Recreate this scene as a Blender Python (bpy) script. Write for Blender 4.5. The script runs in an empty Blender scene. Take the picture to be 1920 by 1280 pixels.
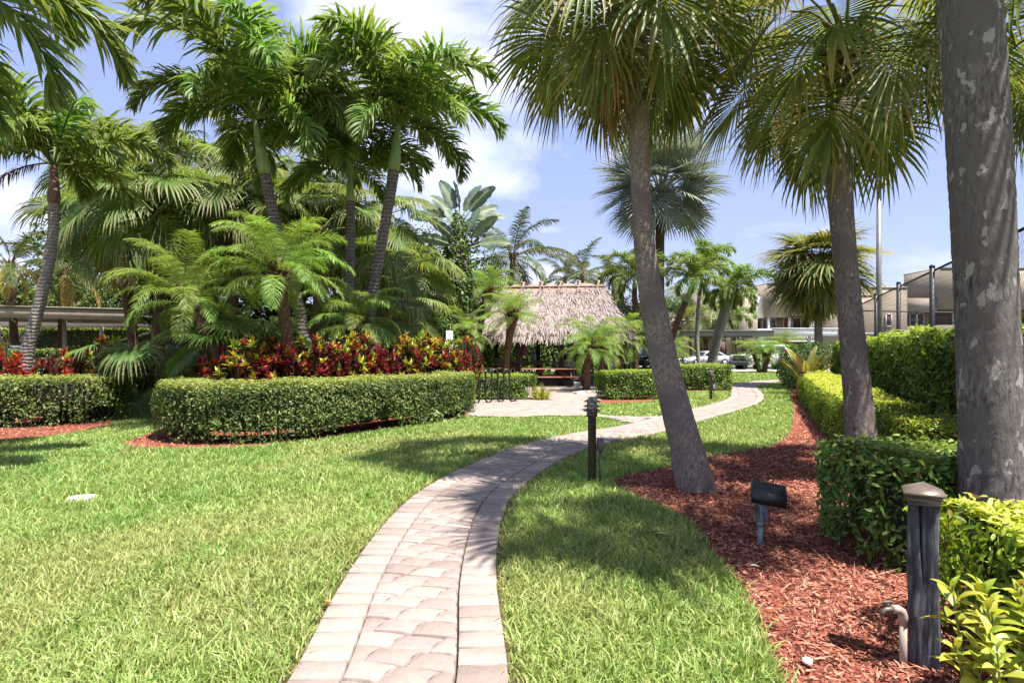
import bpy, math, random
import numpy as np
from mathutils import Vector, Matrix

random.seed(7)
RNG = np.random.default_rng(11)
SC = bpy.context.scene
COL = SC.collection
R = math.radians

# ------------------------------------------------------------------ camera, sky, sun, exposure
EYE, FPX, HOR = 1.5, 1093.0, 656.0       # eye height (m), focal length and horizon of the photograph in its pixels
cam_d = bpy.data.cameras.new('camera')
cam = bpy.data.objects.new('camera', cam_d)
COL.objects.link(cam)
cam.location = (0, 0, EYE)
cam.rotation_euler = (R(90), 0, 0)
cam_d.sensor_width = 36
cam_d.lens = 36 * FPX / 1920
cam_d.shift_y = (HOR - 640) / 1920
cam_d.clip_start = 0.05
cam_d.clip_end = 2000
SC.camera = cam

SUN = Vector((0.30, -0.25, 1.0)).normalized()
sun_d = bpy.data.lights.new('sun', 'SUN')
sun_d.energy = 4.0
sun_d.angle = R(0.53)
sun_d.color = (1.0, 0.95, 0.87)
sun = bpy.data.objects.new('sun', sun_d)
COL.objects.link(sun)
sun.location = SUN * 40
sun.rotation_euler = SUN.to_track_quat('Z', 'Y').to_euler()

world = bpy.data.worlds.new('World')
SC.world = world
world.use_nodes = True
wn, wl = world.node_tree.nodes, world.node_tree.links
wn.clear()


def wnode(t, **kw):
    n = wn.new(t)
    for k, v in kw.items():
        setattr(n, k, v)
    return n


w_out = wnode('ShaderNodeOutputWorld')
w_bg = wnode('ShaderNodeBackground')
w_bg.inputs['Strength'].default_value = 0.115
sky = wnode('ShaderNodeTexSky', sky_type='NISHITA', sun_disc=False)
sky.sun_elevation = math.asin(SUN.z)
sky.sun_rotation = math.atan2(SUN.x, SUN.y)
sky.air_density = 1.0
sky.dust_density = 0.3
sky.ozone_density = 2.2
w_tc = wnode('ShaderNodeTexCoord')
w_sep = wnode('ShaderNodeSeparateXYZ')
wl.new(w_tc.outputs['Generated'], w_sep.inputs[0])
w_mp = wnode('ShaderNodeMapping')
w_mp.inputs['Scale'].default_value = (1.0, 1.0, 2.4)
w_mp.inputs['Location'].default_value = (1.9, 0.4, 0.5)
wl.new(w_tc.outputs['Generated'], w_mp.inputs[0])
w_n1 = wnode('ShaderNodeTexNoise')
w_n1.inputs['Scale'].default_value = 1.9
w_n1.inputs['Detail'].default_value = 9
w_n1.inputs['Roughness'].default_value = 0.52
w_n1.inputs['Distortion'].default_value = 0.35
wl.new(w_mp.outputs[0], w_n1.inputs['Vector'])
w_rp = wnode('ShaderNodeValToRGB')
w_rp.color_ramp.elements[0].position = 0.525
w_rp.color_ramp.elements[0].color = (0, 0, 0, 1)
w_rp.color_ramp.elements[1].position = 0.74
w_rp.color_ramp.elements[1].color = (1, 1, 1, 1)
wl.new(w_n1.outputs['Fac'], w_rp.inputs[0])
w_mix = wnode('ShaderNodeMixRGB')
wl.new(w_rp.outputs[0], w_mix.inputs['Fac'])
w_tint = wnode('ShaderNodeMixRGB', blend_type='MULTIPLY')
w_tint.inputs['Fac'].default_value = 1.0
w_tint.inputs['Color2'].default_value = (0.96, 0.99, 1.36, 1)
w_gam = wnode('ShaderNodeGamma')
w_gam.inputs['Gamma'].default_value = 0.42
wl.new(sky.outputs[0], w_gam.inputs['Color'])
wl.new(w_gam.outputs[0], w_tint.inputs['Color1'])
wl.new(w_tint.outputs[0], w_mix.inputs['Color1'])
w_mix.inputs['Color2'].default_value = (3.9, 4.0, 4.5, 1)      # sunlit cloud
wl.new(w_mix.outputs[0], w_bg.inputs['Color'])
wl.new(w_bg.outputs[0], w_out.inputs['Surface'])

SC.view_settings.view_transform = 'Standard'
SC.view_settings.look = 'None'
SC.view_settings.exposure = 1.84
SC.view_settings.gamma = 1.0
SC.view_settings.use_curve_mapping = False
SC.render.engine = 'CYCLES'
SC.cycles.max_bounces = 8
SC.cycles.diffuse_bounces = 3
SC.cycles.transmission_bounces = 6
SC.cycles.transparent_max_bounces = 8


# ------------------------------------------------------------------ measuring: photograph pixel -> place in metres
def G(x, y):
    d = EYE * FPX / (y - HOR)
    return ((x - 960) / FPX * d, d)


def P(x, y, d):
    return Vector(((x - 960) / FPX * d, d, EYE - (y - HOR) / FPX * d))


# ------------------------------------------------------------------ mesh helpers
def mesh_np(name, V, faces, C=None, smooth=False):
    me = bpy.data.meshes.new(name)
    V = np.asarray(V, dtype=np.float32).reshape(-1, 3)
    me.vertices.add(len(V))
    me.vertices.foreach_set('co', V.ravel())
    loops, starts, s = [], [], 0
    for f in faces:
        f = np.asarray(f, dtype=np.int32)
        if f.size == 0:
            continue
        k = f.shape[1]
        loops.append(f.ravel())
        starts.append(s + np.arange(len(f), dtype=np.int32) * k)
        s += f.size
    lv = np.concatenate(loops)
    st = np.concatenate(starts)
    me.loops.add(len(lv))
    me.loops.foreach_set('vertex_index', lv)
    me.polygons.add(len(st))
    me.polygons.foreach_set('loop_start', st)
    if smooth:
        me.polygons.foreach_set('use_smooth', np.ones(len(st), dtype=bool))
    if C is not None:
        C = np.asarray(C, dtype=np.float32).reshape(-1, 3)
        rgba = np.ones((len(C), 4), dtype=np.float32)
        rgba[:, :3] = C
        at = me.color_attributes.new('Col', 'FLOAT_COLOR', 'POINT')
        at.data.foreach_set('color', rgba.ravel())
    me.update(calc_edges=True)
    return me


class MB:
    """collects shapes that become ONE mesh object"""

    def __init__(self):
        self.v, self.c, self.n = [], [], 0
        self.f = {3: [], 4: []}
        self.has_c = False

    def add(self, verts, faces, col=None):
        verts = np.asarray(verts, dtype=np.float32).reshape(-1, 3)
        self.v.append(verts)
        if col is not None:
            self.has_c = True
            c = np.asarray(col, dtype=np.float32)
            if c.ndim == 1:
                c = np.tile(c, (len(verts), 1))
            self.c.append(c)
        else:
            self.c.append(np.full((len(verts), 3), 0.5, dtype=np.float32))
        for f in faces:
            f = [i + self.n for i in f]
            if len(f) in (3, 4):
                self.f[len(f)].append(f)
            else:                                   # fan a larger polygon
                for k in range(1, len(f) - 1):
                    self.f[3].append([f[0], f[k], f[k + 1]])
        self.n += len(verts)
        return self

    def box(self, c, s, rz=0.0, ch=0.0, col=None, rot=None):
        sx, sy, sz = s[0] / 2, s[1] / 2, s[2] / 2
        if ch <= 0:
            vs = [(x, y, z) for x in (-sx, sx) for y in (-sy, sy) for z in (-sz, sz)]
            fs = [(0, 1, 3, 2), (4, 6, 7, 5), (0, 4, 5, 1), (2, 3, 7, 6), (0, 2, 6, 4), (1, 5, 7, 3)]
        else:
            vs, fs = [], []
            idx = {}
            for i in (0, 1):
                for j in (0, 1):
                    for k in (0, 1):
                        b = [(-sx, sx)[i], (-sy, sy)[j], (-sz, sz)[k]]
                        for a in range(3):
                            q = list(b)
                            for o in range(3):
                                if o != a:
                                    q[o] -= math.copysign(ch, q[o])
                            idx[i, j, k, a] = len(vs)
                            vs.append(tuple(q))
            for a in range(3):
                o1, o2 = [o for o in range(3) if o != a]
                for e in (0, 1):
                    f = []
                    for u, w in ((0, 0), (1, 0), (1, 1), (0, 1)):
                        key = [0, 0, 0]
                        key[a], key[o1], key[o2] = e, u, w
                        f.append(idx[key[0], key[1], key[2], a])
                    fs.append(f if (e == 1) == (a != 1) else f[::-1])
            for a in range(3):
                o1, o2 = [o for o in range(3) if o != a]
                for u in (0, 1):
                    for w in (0, 1):
                        k0, k1 = [0, 0, 0], [0, 0, 0]
                        k0[o1] = k1[o1] = u
                        k0[o2] = k1[o2] = w
                        k1[a] = 1
                        fs.append((idx[(*k0, o1)], idx[(*k1, o1)], idx[(*k1, o2)], idx[(*k0, o2)]))
            for i in (0, 1):
                for j in (0, 1):
                    for k in (0, 1):
                        fs.append((idx[i, j, k, 0], idx[i, j, k, 1], idx[i, j, k, 2]))
        vs = np.array(vs, dtype=np.float32)
        if rot is not None:
            vs = vs @ np.array(rot.to_3x3()).T
        elif rz:
            cz, sn = math.cos(rz), math.sin(rz)
            vs = vs @ np.array([[cz, sn, 0], [-sn, cz, 0], [0, 0, 1]], dtype=np.float32)
        return self.add(vs + np.array(c, dtype=np.float32), fs, col)

    def beam(self, a, b, w, h, ch=0.0, col=None):
        a, b = Vector(a), Vector(b)
        d = b - a
        q = d.to_track_quat('X', 'Z').to_matrix()
        return self.box((a + b) / 2, (d.length, w, h), ch=ch, col=col, rot=q)

    def tube(self, pts, rad, n=8, cap=True, col=None, jit=0.0):
        pts = [Vector(p) for p in pts]
        if not hasattr(rad, '__len__'):
            rad = [rad] * len(pts)
        vs, fs = [], []
        t0 = (pts[1] - pts[0]).normalized()
        ref = Vector((0, 1, 0)) if abs(t0.y) < 0.9 else Vector((1, 0, 0))
        for i, p in enumerate(pts):
            t = (pts[min(i + 1, len(pts) - 1)] - pts[max(i - 1, 0)])
            t = t.normalized() if t.length > 1e-9 else t0
            s = t.cross(ref)
            s = s.normalized() if s.length > 1e-6 else Vector((1, 0, 0))
            ref = s.cross(t).normalized()
            for k in range(n):
                a = 2 * math.pi * k / n
                rr = rad[i] * (1 + (random.uniform(-jit, jit) if jit else 0))
                vs.append(p + (s * math.cos(a) + ref * math.sin(a)) * rr)
        for i in range(len(pts) - 1):
            for k in range(n):
                k2 = (k + 1) % n
                fs.append((i * n + k, i * n + k2, (i + 1) * n + k2, (i + 1) * n + k))
        if cap:
            fs.append(tuple(range(n))[::-1])
            fs.append(tuple(range((len(pts) - 1) * n, len(pts) * n)))
        return self.add([tuple(v) for v in vs], fs, col)

    def lathe(self, prof, c=(0, 0, 0), n=20, col=None):
        vs, fs = [], []
        for r, z in prof:
            for k in range(n):
                a = 2 * math.pi * k / n
                vs.append((c[0] + r * math.cos(a), c[1] + r * math.sin(a), c[2] + z))
        for i in range(len(prof) - 1):
            for k in range(n):
                k2 = (k + 1) % n
                fs.append((i * n + k, i * n + k2, (i + 1) * n + k2, (i + 1) * n + k))
        fs.append(tuple(range(n))[::-1])
        fs.append(tuple(range((len(prof) - 1) * n, len(prof) * n)))
        return self.add(vs, fs, col)

    def build(self, name, mat, parent=None, smooth=False, kind=None, loc=None):
        V = np.concatenate(self.v)
        C = np.concatenate(self.c) if self.has_c else None
        me = mesh_np(name, V, [np.array(self.f[3]), np.array(self.f[4])], C, smooth)
        return obj(name, me, mat, parent, kind, loc)


def obj(name, me, mat, parent=None, kind=None, loc=None):
    o = bpy.data.objects.new(name, me)
    COL.objects.link(o)
    if mat is not None and not me.materials:
        me.materials.append(mat)
    if parent is not None:
        o.parent = parent
    if kind:
        o['kind'] = kind
    if loc is not None:
        o.location = loc
    return o


def tag(o, label, cat, group=None):
    o['label'] = label
    o['category'] = cat
    if group:
        o['group'] = group
    return o


def thing(name, label, cat, loc=(0, 0, 0), rz=0.0, group=None):
    o = bpy.data.objects.new(name, None)
    COL.objects.link(o)
    o.empty_display_size = 0.2
    o.location = loc
    o.rotation_euler = (0, 0, rz)
    return tag(o, label, cat, group)


def poly_sheet(name, pts, z, mat, kind='structure', thick=0.0):
    import mathutils.geometry as mg
    pts3 = [Vector((p[0], p[1], 0)) for p in pts]
    tri = mg.tessellate_polygon([pts3])
    V = [(p[0], p[1], z) for p in pts]
    F = []
    for t in tri:
        a, b, c = [pts3[i] for i in t]
        F.append(t if (b - a).cross(c - a).z > 0 else t[::-1])
    o = obj(name, mesh_np(name, V, [np.array(F)]), mat)
    o['kind'] = kind
    return o


def chaikin(pts, it=3, closed=False):
    pts = [np.array(p, dtype=float) for p in pts]
    for _ in range(it):
        q = []
        n = len(pts)
        if not closed:
            q.append(pts[0])
        for i in range(n if closed else n - 1):
            a, b = pts[i], pts[(i + 1) % n]
            q += [a * .75 + b * .25, a * .25 + b * .75]
        if not closed:
            q.append(pts[-1])
        pts = q
    return pts


def in_poly(x, y, poly):
    poly = np.asarray(poly, dtype=float)[:, :2]
    inside = np.zeros(len(x), dtype=bool)
    j = len(poly) - 1
    for i in range(len(poly)):
        xi, yi = poly[i]
        xj, yj = poly[j]
        c = ((yi > y) != (yj > y)) & (x < (xj - xi) * (y - yi) / (yj - yi + 1e-12) + xi)
        inside ^= c
        j = i
    return inside


_LK = np.random.default_rng(77).normal(0, 1, (14, 3))
_LK = _LK / np.linalg.norm(_LK, axis=1)[:, None] * np.linspace(1.2, 6.0, 14)[:, None]
_LP = np.random.default_rng(78).uniform(0, 6.28, 14)


def lumps(x, y, z=0.0, s=1.0, ph=0.0):
    """cheap smooth noise, about -1..1"""
    z = z + 0 * x
    wx, wy = x + .35 / s * np.sin(y * 2.3 * s + ph), y + .35 / s * np.sin((x + z) * 1.9 * s + 2 * ph)
    r_ = 0
    for k, p, a in zip(_LK, _LP, np.linspace(1, .45, 14)):
        r_ = r_ + a * np.sin((k[0] * wx + k[1] * wy + k[2] * z) * s + p + ph * 1.7)
    return r_ / 4.2


# ------------------------------------------------------------------ materials
MATS = {}


def nodes_of(name):
    m = bpy.data.materials.new(name)
    m.use_nodes = True
    nt = m.node_tree
    nt.nodes.clear()
    out = nt.nodes.new('ShaderNodeOutputMaterial')
    MATS[name] = m
    return m, nt, out


def N(nt, t, ins=None, **kw):
    n = nt.nodes.new(t)
    for k, v in kw.items():
        setattr(n, k, v)
    for k, v in (ins or {}).items():
        if hasattr(v, 'links') or isinstance(v, bpy.types.NodeSocket):
            nt.links.new(v, n.inputs[k])
        else:
            n.inputs[k].default_value = v
    return n


def ramp(nt, fac, stops):
    n = nt.nodes.new('ShaderNodeValToRGB')
    while len(n.color_ramp.elements) < len(stops):
        n.color_ramp.elements.new(0.5)
    for e, (p, c) in zip(n.color_ramp.elements, stops):
        e.position = p
        e.color = (*c, 1) if len(c) == 3 else c
    nt.links.new(fac, n.inputs[0])
    return n.outputs[0]


def surf(name, c1, c2=None, rough=0.7, metal=0.0, scale=6.0, detail=6.0, bump=0.0, bscale=None, stretch=(1, 1, 1), spec=0.4, obj_rand=0.0, isl_rand=0.0, lo=0.35, hi=0.65, coat=0.0):
    m, nt, out = nodes_of(name)
    c2 = c2 or tuple(min(1, v * 1.25) for v in c1)
    tc = N(nt, 'ShaderNodeTexCoord')
    mp = N(nt, 'ShaderNodeMapping', {'Vector': tc.outputs['Object'], 'Scale': stretch})
    no = N(nt, 'ShaderNodeTexNoise', {'Vector': mp.outputs[0], 'Scale': scale, 'Detail': detail, 'Roughness': 0.6})
    col = ramp(nt, no.outputs['Fac'], [(lo, c1), (hi, c2)])
    if obj_rand or isl_rand:
        if obj_rand:
            rnd = N(nt, 'ShaderNodeObjectInfo').outputs['Random']
            amt = obj_rand
        else:
            rnd = N(nt, 'ShaderNodeNewGeometry').outputs['Random Per Island']
            amt = isl_rand
        mr = N(nt, 'ShaderNodeMapRange', {'Value': rnd, 'To Min': 1 - amt, 'To Max': 1 + amt})
        hs = N(nt, 'ShaderNodeHueSaturation', {'Color': col, 'Value': mr.outputs[0]})
        col = hs.outputs[0]
    b = N(nt, 'ShaderNodeBsdfPrincipled', {'Base Color': col, 'Roughness': rough, 'Metallic': metal, 'Specular IOR Level': spec, 'Coat Weight': coat})
    if bump:
        nb = N(nt, 'ShaderNodeTexNoise', {'Vector': mp.outputs[0], 'Scale': bscale or scale * 3, 'Detail': 5.0})
        bp = N(nt, 'ShaderNodeBump', {'Height': nb.outputs['Fac'], 'Strength': bump, 'Distance': 0.02})
        nt.links.new(bp.outputs[0], b.inputs['Normal'])
    nt.links.new(b.outputs[0], out.inputs[0])
    return m


def leafmat(name, trans=0.3, rough=0.45, spec=0.4, tint=(1.25, 1.2, 0.55), rand=0.22, hue=0.02):
    m, nt, out = nodes_of(name)
    at = N(nt, 'ShaderNodeAttribute', attribute_name='Col')
    oi = N(nt, 'ShaderNodeObjectInfo')
    mr = N(nt, 'ShaderNodeMapRange', {'Value': oi.outputs['Random'], 'To Min': 1 - rand, 'To Max': 1 + rand})
    mh = N(nt, 'ShaderNodeMapRange', {'Value': oi.outputs['Random'], 'To Min': 0.5 - hue, 'To Max': 0.5 + hue})
    hs = N(nt, 'ShaderNodeHueSaturation', {'Color': at.outputs['Color'], 'Value': mr.outputs[0], 'Hue': mh.outputs[0]})
    b = N(nt, 'ShaderNodeBsdfPrincipled', {'Base Color': hs.outputs[0], 'Roughness': rough, 'Specular IOR Level': spec})
    mu = N(nt, 'ShaderNodeMixRGB', {'Fac': 1.0, 'Color1': hs.outputs[0], 'Color2': (*tint, 1)}, blend_type='MULTIPLY')
    tr = N(nt, 'ShaderNodeBsdfTranslucent', {'Color': mu.outputs[0]})
    mx = N(nt, 'ShaderNodeMixShader', {0: trans, 1: b.outputs[0], 2: tr.outputs[0]})
    nt.links.new(mx.outputs[0], out.inputs[0])
    return m


M_palm = leafmat('palm_leaf', 0.45, 0.45, 0.28)
M_silver = leafmat('silver_leaf', 0.18, 0.5, 0.4, (1.1, 1.1, 0.8), 0.12, 0.01)
M_leaf = leafmat('shrub_leaf', 0.36, 0.45, 0.35, rand=0.0, hue=0.0)
M_croton = leafmat('croton_leaf', 0.30, 0.38, 0.4, (1.3, 1.0, 0.6), 0.1, 0.01)
M_grass = leafmat('grass_blade', 0.35, 0.5, 0.3, (1.2, 1.15, 0.6), 0, 0)
M_chip = leafmat('mulch_chip', 0.0, 0.9, 0.1, (1, 1, 1), 0, 0)

M_twig = surf('twig', (.022, .026, .010), (.050, .045, .02), 0.9, scale=14)
M_lawn = surf('lawn_soil', (.10, .135, .030), (.16, .185, .055), 0.95, scale=3.0, bump=.4, bscale=40, spec=.1)
M_mulch = surf('mulch', (.10, .026, .018), (.28, .10, .062), 0.95, scale=30, detail=8, bump=.9, bscale=60, spec=.1)
M_sand = surf('joint_sand', (.035, .027, .022), (.07, .053, .044), 0.95, scale=60, spec=.1)
M_asphalt = surf('asphalt', (.15, .145, .14), (.20, .19, .18), 0.9, scale=2.0, bump=.2, bscale=120)
M_conc = surf('concrete', (.42, .40, .37), (.52, .5, .46), 0.85, scale=8, bump=.15)
M_soil = surf('edge_soil', (.045, .028, .017), (.10, .065, .04), 0.95, scale=30, bump=.6, bscale=60, spec=.1)


def paver_mat(name, objr):
    m, nt, out = nodes_of(name)
    tc = N(nt, 'ShaderNodeTexCoord')
    if objr:
        oi = N(nt, 'ShaderNodeObjectInfo')
        rnd = oi.outputs['Random']
        vec = N(nt, 'ShaderNodeVectorMath', {0: tc.outputs['Object'], 1: oi.outputs['Location']}, operation='ADD').outputs[0]
    else:
        rnd = N(nt, 'ShaderNodeNewGeometry').outputs['Random Per Island']
        vec = tc.outputs['Object']
    base = ramp(nt, rnd, [(0.0, (.215, .166, .146)), (.3, (.258, .206, .182)), (.6, (.295, .242, .210)), (.8, (.248, .20, .181)), (1.0, (.31, .26, .226))])
    n1 = N(nt, 'ShaderNodeTexNoise', {'Vector': vec, 'Scale': 22.0, 'Detail': 8.0, 'Roughness': .7})
    n2 = N(nt, 'ShaderNodeTexNoise', {'Vector': vec, 'Scale': 3.2, 'Detail': 5.0, 'Roughness': .65})
    v1 = N(nt, 'ShaderNodeMapRange', {'Value': n1.outputs['Fac'], 'From Min': .25, 'From Max': .75, 'To Min': .82, 'To Max': 1.14})
    v2 = N(nt, 'ShaderNodeMapRange', {'Value': n2.outputs['Fac'], 'From Min': .3, 'From Max': .6, 'To Min': .90, 'To Max': 1.04})
    vm = N(nt, 'ShaderNodeMath', {0: v1.outputs[0], 1: v2.outputs[0]}, operation='MULTIPLY')
    hs = N(nt, 'ShaderNodeHueSaturation', {'Color': base, 'Value': vm.outputs[0]})
    b = N(nt, 'ShaderNodeBsdfPrincipled', {'Base Color': hs.outputs[0], 'Roughness': .85, 'Specular IOR Level': .25})
    nb = N(nt, 'ShaderNodeTexNoise', {'Vector': vec, 'Scale': 90.0, 'Detail': 5.0})
    bp = N(nt, 'ShaderNodeBump', {'Height': nb.outputs['Fac'], 'Strength': .35, 'Distance': .006})
    nt.links.new(bp.outputs[0], b.inputs['Normal'])
    nt.links.new(b.outputs[0], out.inputs[0])
    return m


M_paver = paver_mat('paver', True)
M_paver_far = paver_mat('paver_far', False)


def trunk_mat(name, cA, cB, lich=None, lscale=9.0, lpos=.63, fscale=26.0, ring=0.0, ringscale=9.0, vstretch=.25, bump=.8, cC=None):
    m, nt, out = nodes_of(name)
    tc = N(nt, 'ShaderNodeTexCoord')
    mp = N(nt, 'ShaderNodeMapping', {'Vector': tc.outputs['Object'], 'Scale': (1, 1, vstretch)})
    n1 = N(nt, 'ShaderNodeTexNoise', {'Vector': mp.outputs[0], 'Scale': fscale, 'Detail': 9.0, 'Roughness': .72})
    col = ramp(nt, n1.outputs['Fac'], [(.34, cA), (.62, cB)])
    n2 = N(nt, 'ShaderNodeTexNoise', {'Vector': tc.outputs['Object'], 'Scale': 2.2, 'Detail': 4.0})
    f2 = ramp(nt, n2.outputs['Fac'], [(.42, (0, 0, 0)), (.62, (1, 1, 1))])
    col = N(nt, 'ShaderNodeMixRGB', {'Fac': f2, 'Color1': col, 'Color2': (*(cC or tuple(.6 * v for v in cA)), 1)}).outputs[0] if cC else col
    if cC:
        fm = N(nt, 'ShaderNodeMath', {0: f2, 1: .55}, operation='MULTIPLY')
        nt.links.new(fm.outputs[0], nt.nodes[-2].inputs['Fac']) if False else None
    height = n1.outputs['Fac']
    if ring:
        wv = N(nt, 'ShaderNodeTexWave', {'Vector': tc.outputs['Object'], 'Scale': ringscale, 'Distortion': 4.5, 'Detail': 3.0, 'Detail Scale': 2.0}, bands_direction='Z')
        rr = ramp(nt, wv.outputs['Fac'], [(.0, (1, 1, 1)), (.18, (.0, .0, .0))])
        fr = N(nt, 'ShaderNodeMath', {0: rr, 1: ring}, operation='MULTIPLY')
        col = N(nt, 'ShaderNodeMixRGB', {'Fac': fr.outputs[0], 'Color1': col, 'Color2': (*(lich or cB), 1)}).outputs[0]
        height = N(nt, 'ShaderNodeMath', {0: n1.outputs['Fac'], 1: wv.outputs['Fac']}, operation='ADD').outputs[0]
    elif lich:
        mp3 = N(nt, 'ShaderNodeMapping', {'Vector': tc.outputs['Object'], 'Scale': (1, 1, .62)})
        n3 = N(nt, 'ShaderNodeTexNoise', {'Vector': mp3.outputs[0], 'Scale': lscale, 'Detail': 5.0, 'Roughness': .55})
        f3 = ramp(nt, n3.outputs['Fac'], [(lpos, (0, 0, 0)), (lpos + .025, (1, 1, 1))])
        col = N(nt, 'ShaderNodeMixRGB', {'Fac': f3, 'Color1': col, 'Color2': (*lich, 1)}).outputs[0]
    b = N(nt, 'ShaderNodeBsdfPrincipled', {'Base Color': col, 'Roughness': .9, 'Specular IOR Level': .15})
    bp = N(nt, 'ShaderNodeBump', {'Height': height, 'Strength': bump, 'Distance': .06})
    nt.links.new(bp.outputs[0], b.inputs['Normal'])
    nt.links.new(b.outputs[0], out.inputs[0])
    return m


M_tr_near = trunk_mat('trunk_near', (.055, .047, .043), (.34, .305, .285), (.50, .46, .43), 12, .605, fscale=44.0, vstretch=.28, bump=1.0, cC=(.20, .175, .165))
M_tr_sabal = trunk_mat('trunk_sabal', (.085, .064, .057), (.33, .275, .245), (.44, .40, .36), 15, .65, fscale=36.0, vstretch=.5, cC=(.18, .14, .13))
M_tr_cent = trunk_mat('trunk_centre', (.11, .085, .072), (.42, .345, .28), (.45, .40, .34), 14, .68, fscale=34.0, vstretch=.7, cC=(.21, .16, .15))
M_tr_ring = trunk_mat('trunk_ringed', (.13, .11, .10), (.24, .21, .195), (.42, .39, .37), ring=.75, ringscale=4.2, bump=.4)
M_tr_dark = trunk_mat('trunk_dark_ringed', (.065, .048, .042), (.15, .12, .108), (.30, .27, .25), ring=.6, ringscale=3.6, bump=.4)
M_tr_brown = trunk_mat('trunk_brown', (.05, .03, .02), (.14, .085, .05), cC=(.09, .05, .028))
M_shaft = surf('crownshaft', (.13, .19, .055), (.24, .30, .12), .5, scale=5, stretch=(3, 3, .4), bump=.15)
M_shaftb = surf('crownshaft_brown', (.11, .055, .04), (.20, .11, .08), .6, scale=8, stretch=(3, 3, .4), bump=.3)
M_boot = surf('boots', (.05, .022, .010), (.17, .085, .045), .9, scale=16, bump=.8)
M_boot_s = surf('sabal_boots', (.06, .035, .018), (.17, .11, .06), .9, scale=16, bump=.8)
M_iron = surf('bollard_metal', (.085, .074, .068), (.13, .112, .10), .55, metal=.3, scale=12, bump=.1)
M_lens = surf('lamp_lens', (.40, .38, .38), (.5, .48, .47), .35, scale=4)
M_black = surf('black_metal', (.010, .010, .012), (.022, .022, .024), .45, scale=10, spec=.5)
M_bx_grey = surf('grey_box', (.16, .18, .21), (.22, .24, .28), .6, scale=10)
M_pvc = surf('pvc', (.31, .25, .22), (.39, .32, .28), .45, scale=5)
M_brass = surf('tap_metal', (.10, .085, .075), (.2, .17, .14), .45, metal=.6, scale=20)
M_fencep = surf('fence_post', (.008, .008, .010), (.018, .018, .020), .5, scale=8)
M_wire = surf('fence_wire', (.016, .016, .018), (.03, .03, .032), .6, scale=8)
M_pole = surf('pole_metal', (.16, .15, .14), (.22, .2, .19), .5, metal=.3, scale=3)
M_wood = surf('picnic_wood', (.11, .035, .02), (.19, .072, .042), .65, scale=6, stretch=(.4, 3, 3), bump=.2)
M_log = surf('log', (.05, .035, .025), (.10, .07, .05), .9, scale=8, stretch=(2, 2, .3), bump=.5)
M_ridgewood = surf('ridge_wood', (.13, .09, .07), (.30, .20, .15), .8, scale=8, bump=.3)
M_steel = surf('steel', (.52, .51, .50), (.62, .61, .60), .35, metal=.25, scale=4)
M_grillp = surf('grill_panel', (.07, .055, .05), (.11, .09, .08), .5, scale=4)
M_white = surf('white_paint', (.66, .64, .62), (.76, .75, .73), .6, scale=3)
M_signw = surf('sign_white', (.62, .62, .61), (.70, .70, .69), .5, scale=3)
M_ink = surf('sign_ink', (.03, .03, .03), (.05, .05, .05), .6)
M_pink = surf('pink_cloth', (.52, .12, .15), (.75, .45, .45), .8, scale=12, lo=.45, hi=.55)
M_orange = surf('orange_wood', (.36, .13, .04), (.46, .19, .07), .6, scale=5)
M_tan = surf('tan_cloth', (.36, .29, .23), (.44, .36, .29), .8, scale=6)
M_hose = surf('hose', (.40, .12, .06), (.55, .2, .12), .5, scale=30)
M_carport = surf('carport_beam', (.20, .16, .115), (.26, .21, .15), .6, scale=2)
M_carpale = surf('carport_pale', (.40, .34, .29), (.48, .42, .36), .6, scale=2)
M_cargreen = surf('carport_green', (.15, .16, .12), (.19, .2, .15), .6, scale=2)
M_stucco = surf('stucco', (.25, .205, .16), (.31, .26, .205), .9, scale=1.2, stretch=(.4, 1, 3), bump=.3, bscale=4)
M_stucco2 = surf('stucco_light', (.28, .235, .185), (.33, .28, .225), .9, scale=1.2, stretch=(.4, 1, 3), bump=.3, bscale=4)
M_glass = surf('window_glass', (.05, .05, .055), (.09, .085, .09), .12, scale=1, spec=.8)
M_curt = surf('curtain', (.15, .12, .11), (.22, .18, .16), .8, scale=6, stretch=(6, 1, .2))
M_rust = surf('orange_curtain', (.20, .055, .025), (.33, .10, .05), .8, scale=3)
M_plum = surf('plum_curtain', (.085, .045, .045), (.13, .07, .065), .7, scale=3, stretch=(6, 1, .3))
M_garage = surf('garage_dark', (.05, .03, .02), (.09, .055, .03), .8, scale=3)
M_tanwall = surf('tan_wall', (.36, .25, .13), (.42, .3, .16), .9, scale=3)
M_carsil = surf('car_silver', (.42, .43, .45), (.46, .47, .49), .3, metal=.25, scale=2, coat=.6)
M_carblk = surf('car_black', (.008, .008, .009), (.012, .012, .013), .25, scale=2, coat=.6)
M_carwht = surf('truck_white', (.50, .52, .55), (.55, .57, .6), .3, metal=.1, scale=2, coat=.6)
M_cargry = surf('car_grey_plastic', (.06, .065, .075), (.09, .095, .10), .5, scale=3)
M_carglass = surf('car_glass', (.018, .022, .028), (.03, .035, .04), .06, scale=1, spec=.9)
M_tyre = surf('tyre', (.012, .012, .012), (.02, .02, .02), .85)
M_rim = surf('rim', (.4, .4, .41), (.5, .5, .5), .35, metal=.6)
M_lampglass = surf('headlight', (.5, .52, .55), (.6, .62, .64), .15, spec=.8)
M_thatch = leafmat('thatch_straw', 0.05, 0.9, 0.1, (1, 1, 1), 0, 0)
M_thatchb = surf('thatch_bed', (.12, .09, .08), (.22, .175, .155), .95, scale=20, bump=.8)


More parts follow.
